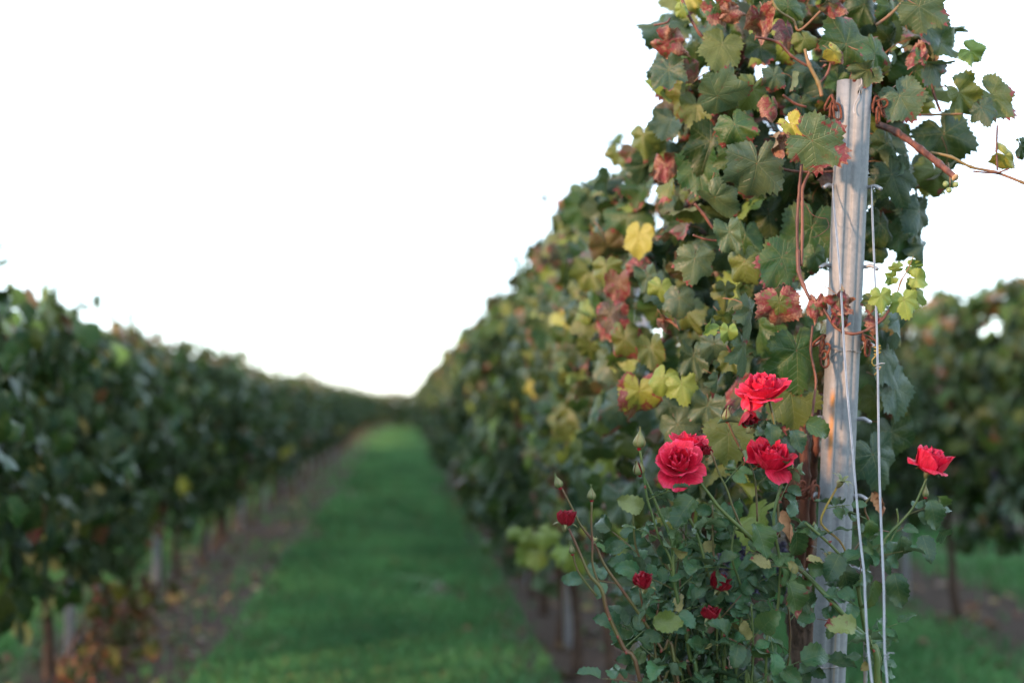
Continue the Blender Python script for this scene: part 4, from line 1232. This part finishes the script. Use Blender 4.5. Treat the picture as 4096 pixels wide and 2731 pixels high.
s2 = to_base([(738, 262), (790, 370), (850, 510), (920, 680), (930, 870), (960, 1050), (1000, 1200), (1040, 1420), (1085, 1568)], Q3, 2.45, 0)
stem(s2, [.0022, .0024, .0027, .003, .0032, .0034, .0036, .0038, .004, .005, .006], M_STEM, .035, .05, .036, .12, .75)
stem([P(*Q3(x, y), 2.45) for x, y in ((722, 110), (735, 200), (752, 320), (770, 420), (800, 520), (840, 650), (900, 760), (930, 850))], .0022, M_STEM, .06, .06, .030, .4)
s3 = to_base([(975, 320), (960, 420), (1010, 500), (1060, 590), (1100, 700), (1140, 850), (1170, 1000), (1230, 1200), (1250, 1400), (1255, 1568)], Q3, 2.47, .02)
stem(s3, [.0024] * 3 + [.0028] * 3 + [.0034] * 2 + [.004] * 2 + [.005, .006], M_STEM, .04, .045, .037, .08, .8)
s4 = to_base([(1090, 300), (1160, 390), (1230, 480), (1400, 640), (1560, 790), (1710, 845), (1900, 1030), (2050, 1200), (2150, 1310), (2210, 1568)], Q3, [2.46] * 6 + [2.42] * 4, .17)
stem(s4, [.0024, .0028, .003, .0034, .0036, .004, .0044, .0048, .005, .0055, .006, .007], M_STEM, .035, .05, .036, .1, .55)
stem([P(*Q3(x, y), 2.45) for x, y in ((1588, 235), (1612, 300), (1585, 400), (1560, 520), (1570, 640), (1600, 820), (1590, 1050), (1560, 1250), (1510, 1568))] + [BUSH + Vector((.06, 0, -.02))], .0027, M_STEM, .05, .042, .036, .1, .85)
stem([P(*Z2(x, y), 2.46) for x, y in ((1375, 945), (1400, 1050), (1420, 1150), (1470, 1300), (1440, 1480), (1430, 1600), (1440, 1800))], .0022, M_STEMR, .05, .06, .032, .1)
stem([P(*Z2(x, y), 2.48) for x, y in ((1115, 1075), (1160, 1180), (1210, 1270), (1260, 1360), (1290, 1480), (1300, 1700))], .0019, M_STEMR, 0, .06, .028, .3)
stem([P(*Z2(x, y), 2.47) for x, y in ((1010, 1260), (1060, 1400), (1110, 1500), (1150, 1620), (1230, 1800))], .0018, M_STEMR, 0, .06, .03, .2)
s6 = [P(*Q5(x, y), 2.45) for x, y in ((1385, -40), (1330, 90), (1270, 205), (1160, 330), (1090, 400), (1000, 530), (930, 630), (860, 760), (855, 870), (880, 1020), (920, 1200), (1010, 1568))] + [P(*Q5(1010, 1568), 2.45) + Vector((-.05, .02, -.4)), BUSH + Vector((.19, 0, -.02))]
stem(s6, [.002, .0021, .0022, .0026, .0028, .003, .0032, .0034, .0036, .004, .0055, .006, .006, .007], M_STEM, .04, .045, .034, .06, .5)
stem([P(*Q5(x, y), 2.46) for x, y in ((430, 310), (560, 420), (670, 525), (800, 690), (850, 870))], .0024, M_STEM, .05, .05, .034)
stem([P(*Q5(x, y), 2.46) for x, y in ((700, 0), (640, 110), (590, 200), (560, 320), (700, 450), (760, 560))], .002, M_TENDRIL, 0, .05, .028, .3)
stem([P(*Q5(x, y), 2.46) for x, y in ((960, 95), (905, 160), (905, 230), (940, 330), (870, 450), (800, 560))], .002, M_STEMR, 0, .05, .03, .3)
stem([P(*Q5(x, y), 2.45) for x, y in ((1150, 200), (1160, 320), (1100, 460), (1010, 600))], .0018, M_STEM, 0, .04, .032, .1)
stem([P(*Q5(x, y), 2.44) for x, y in ((985, 640), (1000, 560), (1060, 460))], .0018, M_STEM, 0, .04, .032, .1)
# filler shoots inside the bush
for k in range(20):
    x0 = r.uniform(2520, 3180); y0 = r.uniform(1990, 2420)
    dp = r.uniform(2.44, 2.60)
    pts = [P(x0, y0, dp), P(x0 + r.uniform(-40, 40), y0 + 170, dp), P(x0 * .9 + 290 + r.uniform(-40, 40), y0 + 340, dp), P(x0 * .75 + 730, 2731, dp)]
    pts += [pts[-1].lerp(BUSH, .5), BUSH + Vector((r.uniform(-.08, .1), r.uniform(-.05, .05), -.02))]
    stem(pts, [.0016, .002, .0024, .003, .004, .005], r.choice((M_STEM, M_STEM, M_STEMR)), 0, .042, r.uniform(.038, .048), 0.0, .72)
# single leaves that stand out
def lone(x, y, q, s, ang, yw, pt, col, dep, me=None):
    nn, tt = face_cam(math.radians(ang + r.uniform(-15, 15)), math.radians(yw + r.uniform(-30, 30)), math.radians(-pt + r.uniform(-35, 15)))
    col = (col[0] * .72, col[1] * .76, col[2] * .72, col[3] + .12)
    mk('leaf', me or r.choice(LEAFLETS), bush, place(P(*q(x, y), dep), basis(tt, nn), s), col)
lone(800, 1195, Q3, .056, 85, -10, -10, (.16, .20, .05, .02), 2.40, LEAFLETS[4])
lone(740, 480, Q3, .050, -105, 0, 0, (.24, .26, .10, .05), 2.42, LEAFLETS[4])
lone(1060, 400, Q3, .066, -25, 0, 10, (.028, .080, .035, .05), 2.42, LEAFLETS[4])
lone(1440, 560, Q3, .068, 25, -10, 10, (.040, .105, .030, .1), 2.41, LEAFLETS[4])
lone(1650, 920, Q3, .070, 5, 0, 0, (.060, .110, .035, .32), 2.41, LEAFLETS[4])
lone(1700, 620, Q3, .060, 10, 20, 0, (.030, .075, .030, .1), 2.43, LEAFLETS[1])
lone(840, 1130, Q5, .056, -100, 0, 0, (.30, .33, .12, .30), 2.40, LEAFLETS[4])
lone(1480, 110, Q5, .075, 40, 40, -20, (.10, .17, .04, .02), 2.43, LEAFLETS[5])
lone(1410, 130, Q5, .055, 5, 0, 0, (.050, .105, .050, .02), 2.42, LEAFLETS[4])
lone(1190, 415, Q5, .052, 5, 0, 0, (.045, .095, .050, .03), 2.42, LEAFLETS[4])
lone(1350, 410, Q5, .052, 25, -10, 0, (.045, .095, .060, .03), 2.42, LEAFLETS[0])
lone(1480, 380, Q5, .055, 65, 0, -30, (.050, .105, .055, .03), 2.42, LEAFLETS[0])
lone(1130, 700, Q5, .062, 15, 0, 0, (.040, .090, .045, .03), 2.41, LEAFLETS[4])
lone(980, 760, Q5, .058, 0, 50, 0, (.080, .13, .045, .05), 2.41, LEAFLETS[1])
lone(930, 290, Q5, .040, 0, 0, 0, (.045, .115, .035, .03), 2.42, LEAFLETS[4])
lone(700, 560, Q5, .055, -40, 0, 10, (.040, .085, .045, .08), 2.41, LEAFLETS[1])
lone(720, 640, Q5, .060, 10, 0, 0, (.020, .050, .025, .12), 2.43, LEAFLETS[4])
lone(400, 900, Q5, .055, 70, 0, -20, (.030, .075, .035, .02), 2.42, LEAFLETS[1])
lone(1240, 740, lambda x, y: (2800 + x / 2.94, 1400 + y / 2.94 + 40), .055, 55, 0, -10, (.060, .120, .035, .05), 2.43, LEAFLETS[1])
lone(825, 845, lambda x, y: (2800 + x / 2.94, 1400 + y / 2.94), .045, 5, 0, 0, (.040, .095, .050, .02), 2.44, LEAFLETS[4])
lone(1090, 930, lambda x, y: (2800 + x / 2.94, 1400 + y / 2.94), .046, 5, 0, 0, (.035, .085, .055, .02), 2.43, LEAFLETS[4])
# dry, crumpled leaf and spent bloom
def dry(px, py, dep, length, wid, label=None):
    V, F = [], []
    n = 9
    rr = random.Random(int(px))
    for k in range(n + 1):
        s = k / n
        w = wid * (math.sin(math.pi * min(s * .9 + .08, 1)) ** .7)
        for t in (-1, -.4, .3, 1):
            a = t * 1.5 + s * 1.6
            V.append((w * math.sin(a) + rr.gauss(0, .0012), w * .8 * math.cos(a) + rr.gauss(0, .0012), -length * s + .002 * math.sin(t * 5 + s * 7)))
    for k in range(n):
        for j in range(3): F.append((k * 4 + j, k * 4 + j + 1, (k + 1) * 4 + j + 1, (k + 1) * 4 + j))
    mk('dry_leaf', mesh_from('dry_leaf', V, F, M_DRY), bush, Matrix.Translation(P(px, py, dep)) @ Matrix.Rotation(-.25, 4, 'Y'))
dry(3128, 2045, 2.42, .055, .011)
dry(3497, 1968, 2.44, .036, .010)
dry(3508, 1990, 2.435, .032, .009)

# ---- blooms
def petal_mesh(L, W, phi0, phi1, curl, cupw, seed, mat):
    """one petal leaving the flower's base; axis = +Z, petal centre towards +X"""
    rr = random.Random(seed)
    ns, nt = 9, 8
    V, uv, F = [], [], []
    r_, z_ = 0.0025 + .05 * L, 0.0
    prof = []
    for k in range(ns + 1):
        s = k / ns
        b = min(1, s / .50); b = b * b * (3 - 2 * b)
        al = phi0 + (phi1 - phi0) * b + curl * max(0, s - .60) ** 1.3 * 3.6
        prof.append((r_, z_))
        r_ += L / ns * math.sin(al); z_ += L / ns * math.cos(al)
    ph = rr.random() * 6
    notch = rr.uniform(-.02, .10)
    for k in range(ns + 1):
        s = k / ns
        pr, pz = prof[k]
        w = W * (0.30 + 0.70 * min(1, (s / .55)) ** .8)
        if s > .58: w *= math.sqrt(max(0, 1 - ((s - .58) / .45) ** 2))
        for j in range(nt + 1):
            t = -1 + 2 * j / nt
            R = max(pr, .004) + .010 * cupw
            a = t * w / R
            lim = 1.9
            a = max(-lim, min(lim, a)) if abs(a) > lim else a
            sag = (1 - notch * (1 - abs(t)) * (s > .9)) 
            wob = .0024 * math.sin(t * 4 + ph + s * 3) * s + .0014 * math.sin(t * 9 + ph * 2) * s * s
            x = (pr + wob) - R * (1 - math.cos(a)) * (0.85 - 0.35 * s)
            y = R * math.sin(a)
            z = pz * sag - (0.08 * abs(t) ** 2.5 * L * s * s) + wob * .8
            # rolled rim
            V.append((x, y, z)); uv.append((t * w / W, s, 0))
    m = nt + 1
    for k in range(ns):
        for j in range(nt): F.append((k * m + j, k * m + j + 1, (k + 1) * m + j + 1, (k + 1) * m + j))
    me = mesh_from('petal', V, F, mat)
    set_vec(me, uv)
    return me

def sepal_mesh(L, W, spread, seed):
    V, F = [], []
    n = 6
    rr = random.Random(seed)
    r_, z_ = .003, 0
    for k in range(n + 1):
        s = k / n
        al = spread * (0.35 + s * 1.1)
        w = W * math.sin(math.pi * min(1, s * .75 + .25)) if s < 1 else .0003
        for t in (-1, 0, 1): V.append((r_ + (0 if t else .0006), t * w, z_))
        r_ += L / n * math.sin(al); z_ += L / n * math.cos(al)
    for k in range(n):
        for j in range(2): F.append((k * 3 + j, k * 3 + j + 1, (k + 1) * 3 + j + 1, (k + 1) * 3 + j))
    return mesh_from('sepal', V, F, M_SEPAL)

def lathe(name, prof, mat, n=10):
    V, F = [], []
    for rr_, z in prof:
        for k in range(n):
            a = 2 * math.pi * k / n
            V.append((rr_ * math.cos(a), rr_ * math.sin(a), z))
    for i in range(len(prof) - 1):
        for k in range(n): F.append((i * n + k, i * n + (k + 1) % n, (i + 1) * n + (k + 1) % n, (i + 1) * n + k))
    return mesh_from(name, V, F, mat)
HIP = lathe('rose_bloom', [(.0016, -.014), (.003, -.012), (.0050, -.007), (.0052, -.002), (.004, .001), (.0005, .002)], M_SEPAL)

def axis_matrix(loc, ax, roll=0.0, s=1.0):
    z = ax.normalized()
    x = z.orthogonal().normalized()
    y = z.cross(x)
    R = Matrix(((x.x, y.x, z.x), (x.y, y.y, z.y), (x.z, y.z, z.z))) @ Matrix.Rotation(roll, 3, 'Z')
    return place(loc, R, s)

def bloom(px, py, dep, ax, diam, opening, n, seed, mat=M_PETAL, cs=1.0, label=None, sep=True, zshift=.4, droopers=(), pw=1.05):
    """opening: how far the outer petals fold out (radians from the axis)"""
    rr = random.Random(seed)
    ax = ax.normalized()
    L0 = diam * (.60 if pw < 1.5 else .66)
    c = P(px, py, dep) - ax * L0 * zshift
    W = axis_matrix(c, ax, rr.random() * 6)
    fl = mk('rose_bloom', HIP, bush, W)
    if label: fl['label'] = label
    ang = rr.random() * 6
    for k in range(n):
        q = k / (n - 1)                                  # 0 = heart, 1 = outermost
        ang += 2.399 + rr.uniform(-.2, .2)
        phi1 = -.30 * (1 - q) + opening * (q ** pw) + rr.uniform(-.14, .14)
        L = L0 * (.80 + .22 * q) * rr.uniform(.93, 1.07)
        Wd = L0 * (.40 + .38 * q) * rr.uniform(.9, 1.1)
        curl = cs * (.15 + .85 * q * q) * rr.uniform(.4, 1.3)
        me = petal_mesh(L, Wd, (.60 + .75 * q) * (.62 if diam < .05 else 1.0), phi1, curl, .10 + .75 * q, seed * 50 + k, mat)
        tilt = Matrix.Rotation(rr.gauss(0, .09), 4, 'Y') @ Matrix.Rotation(rr.gauss(0, .09), 4, 'X')
        mk('petal', me, fl, W @ Matrix.Rotation(ang, 4, 'Z') @ tilt @ Matrix.Translation((.0006 * k * .3, 0, -.0009 * k * .25)))
    for (a, ph, ll, ww) in droopers:
        me = petal_mesh(L0 * ll, L0 * ww, .9, ph, .5, .9, seed * 90 + int(a * 10), mat)
        mk('petal', me, fl, W @ Matrix.Rotation(a, 4, 'Z'))
    if sep:
        for k in range(5):
            mk('sepal', sepal_mesh(.022, .0035, 1.9, seed + k), fl, W @ Matrix.Rotation(k * 1.2566 + .3, 4, 'Z') @ Matrix.Translation((.001, 0, -.003)))
    return fl

bloom(3052, 1545, 2.46, Vector((-.12, -.40, 1)), .080, 1.0, 20, 11, cs=.8, pw=1.35, label='wide open red rose seen from the side, highest on the bush', zshift=.38, droopers=((.2, 2.1, 1.0, .55),))
bloom(2722, 1850, 2.45, Vector((-.12, -.9, .68)), .075, 1.15, 16, 12, cs=1.0, label='large full-blown pinkish red rose with bleached petal rims', zshift=.30)
bloom(2765, 1768, 2.52, Vector((.10, -.25, 1)), .070, .95, 12, 13, label='small bright red rose tucked behind the full-blown one')
bloom(2822, 1800, 2.50, Vector((.3, -.2, 1)), .030, .45, 7, 19, mat=M_PETALD)
bloom(3085, 1822, 2.45, Vector((.05, -.55, 1)), .076, .50, 17, 14, cs=.50, pw=1.6, label='cupped bright red rose with a tall heart next to the end post', zshift=.42, droopers=((3.6, 2.0, .95, .55), (1.0, 1.7, .9, .5), (5.2, 1.6, .85, .5)))
bloom(3728, 1838, 2.45, Vector((.30, -.28, 1)), .086, .16, 16, 15, cs=.34, pw=1.3, droopers=((2.2, 1.5, .72, .5), (4.6, 1.4, .75, .5)), label='bright red rose standing alone right of the guy wires', zshift=.42)
# wilted dark red heads
bloom(2265, 2068, 2.42, Vector((.1, -.25, 1)), .044, .20, 11, 21, M_PETALD, .35, 'small dark red half open bud on the outermost stem', zshift=.45)
bloom(2578, 2322, 2.43, Vector((-.1, -.4, 1)), .044, .25, 11, 22, M_PETALD, .35, 'small dark red wilted bud over a drooping sepal')
bloom(2880, 2330, 2.44, Vector((.1, -.5, 1)), .046, .35, 10, 23, M_PETALD, .4)
bloom(2842, 2452, 2.43, Vector((.1, -.2, 1)), .036, .35, 9, 24, M_PETALD, .1)
bloom(2998, 1672, 2.45, Vector((.25, -.5, -1)), .044, .40, 10, 25, M_PETALD, .2, 'dark shrivelled petal hanging under the topmost rose', sep=False)
mk('petal', petal_mesh(.036, .010, .1, .2, .1, .4, 99, M_PETAL), bush, axis_matrix(P(3003, 1672, 2.445), Vector((.22, 0, 1)), 2.2))

# ---- green buds
def bud(px, py, dep, ax, length, fat=.30, spread=.10, open_sep=False, tint=0.0):
    L = length * .86
    prof = [(.0012, -.18 * L), (.0030, -.13 * L), (.0034, -.06 * L), (.10 * L, 0), (fat * L * .82, .10 * L), (fat * L, .26 * L), (fat * L * .86, .44 * L), (fat * L * .55, .64 * L), (fat * L * .26, .82 * L), (.0006, .98 * L)]
    W = axis_matrix(P(px, py, dep) - ax.normalized() * L * .35, ax, r.random() * 6)
    b = mk('rose_bud', lathe('rose_bud', prof, M_PETALD), bush, W)
    for k in range(5):
        V, F = [], []
        lim = (math.pi / 5) * (1.02)
        for i, (rr_, z) in enumerate(prof[3:]):
            q = i / (len(prof) - 4)
            half = lim * (1 - .12 * q) if not open_sep else lim * (.98 - .35 * q)
            out = 1.06 + (.0 if not open_sep else .9 * q * q)
            for t in (-1, -.5, 0, .5, 1):
                rad = (rr_ + .0006) * out + (.004 * q * q if open_sep and k % 2 else 0)
                V.append((rad * math.cos(half * t), rad * math.sin(half * t), z))
        zt = prof[-1][1]
        for t in (-1, -.5, 0, .5, 1): V.append((.0012 + (.008 if open_sep else .001) * (k % 3), t * .0006, zt + L * (.22 if k < 3 else .08)))
        n = len(prof) - 3 + 1
        for i in range(n - 1):
            for j in range(4): F.append((i * 5 + j, i * 5 + j + 1, (i + 1) * 5 + j + 1, (i + 1) * 5 + j))
        mk('sepal', mesh_from('sepal', V, F, M_SEPAL), b, W @ Matrix.Rotation(k * 1.2566, 4, 'Z'))
    return b
bud(2558, 1765, 2.45, Vector((0.05, -.1, 1)), .036, .33)
bud(2555, 1880, 2.45, Vector((-.25, -.3, 1)), .028, .36, open_sep=True)
bud(2233, 1932, 2.44, Vector((-.4, -.1, 1)), .026, .32)
bud(2366, 1980, 2.43, Vector((-.05, -.1, 1)), .026, .31)
bud(2908, 1665, 2.48, Vector((.0, -.1, 1)), .026, .33, open_sep=True)
bud(2288, 2200, 2.43, Vector((-.15, 0, 1)), .020, .30)
bud(3155, 1868, 2.45, Vector((.1, -.1, 1)), .024, .32, open_sep=True)
bud(3702, 1970, 2.45, Vector((.05, 0, 1)), .024, .25)
# spent calyx star on the straw coloured stem
W = axis_matrix(P(3365, 1925, 2.45), Vector((.35, -.5, .8)), 0)
hip = mk('spent_bloom', HIP, bush, W)
for k in range(6):
    mk('sepal', sepal_mesh(.022, .003, 1.5 + .3 * (k % 2), k), hip, W @ Matrix.Rotation(k * 1.05, 4, 'Z'))

# ------------------------------------------------------------------ fallen leaves on the bare strips
r = random.Random(31)
n = 1100
VV, TT, UU, CC = [], [], [], []
off = 0
for k in range(n):
    row_x = r.choice((ROW_L, ROW_L, ROW_R, ROW_R2))
    y = 4.5 + 16 * r.random() ** 1.6
    x = row_x + r.gauss(0, .42)
    V, T, U = LOW[r.randrange(4)]
    m = np.array(leaf_matrix(Vector((x, y, .012 + .012 * r.random())), r.uniform(.05, .10), Vector((r.gauss(0, .3), r.gauss(0, .3), 1)), Vector((r.gauss(0, 1), r.gauss(0, 1), 0))))
    VV.append(V @ m[:3, :3].T + m[:3, 3]); TT.append(T + off); off += len(V)
    u = U.copy(); u[:, 2] = r.random(); UU.append(u)
    c = r.choice(((.18, .085, .055), (.22, .11, .07), (.12, .07, .05), (.34, .24, .09), (.16, .055, .04), (.09, .06, .045)))
    CC.append(np.tile(np.array((*c, .3)), (len(V), 1)))
me = np_mesh('leaf_litter', np.concatenate(VV), np.concatenate(TT), M_LEAFS)
set_vec(me, np.concatenate(UU)); set_col(me, np.concatenate(CC))
tag(mk('leaf_litter', me), 'brown fallen vine leaves scattered on the bare earth under the rows', 'fallen leaves', kind='stuff')
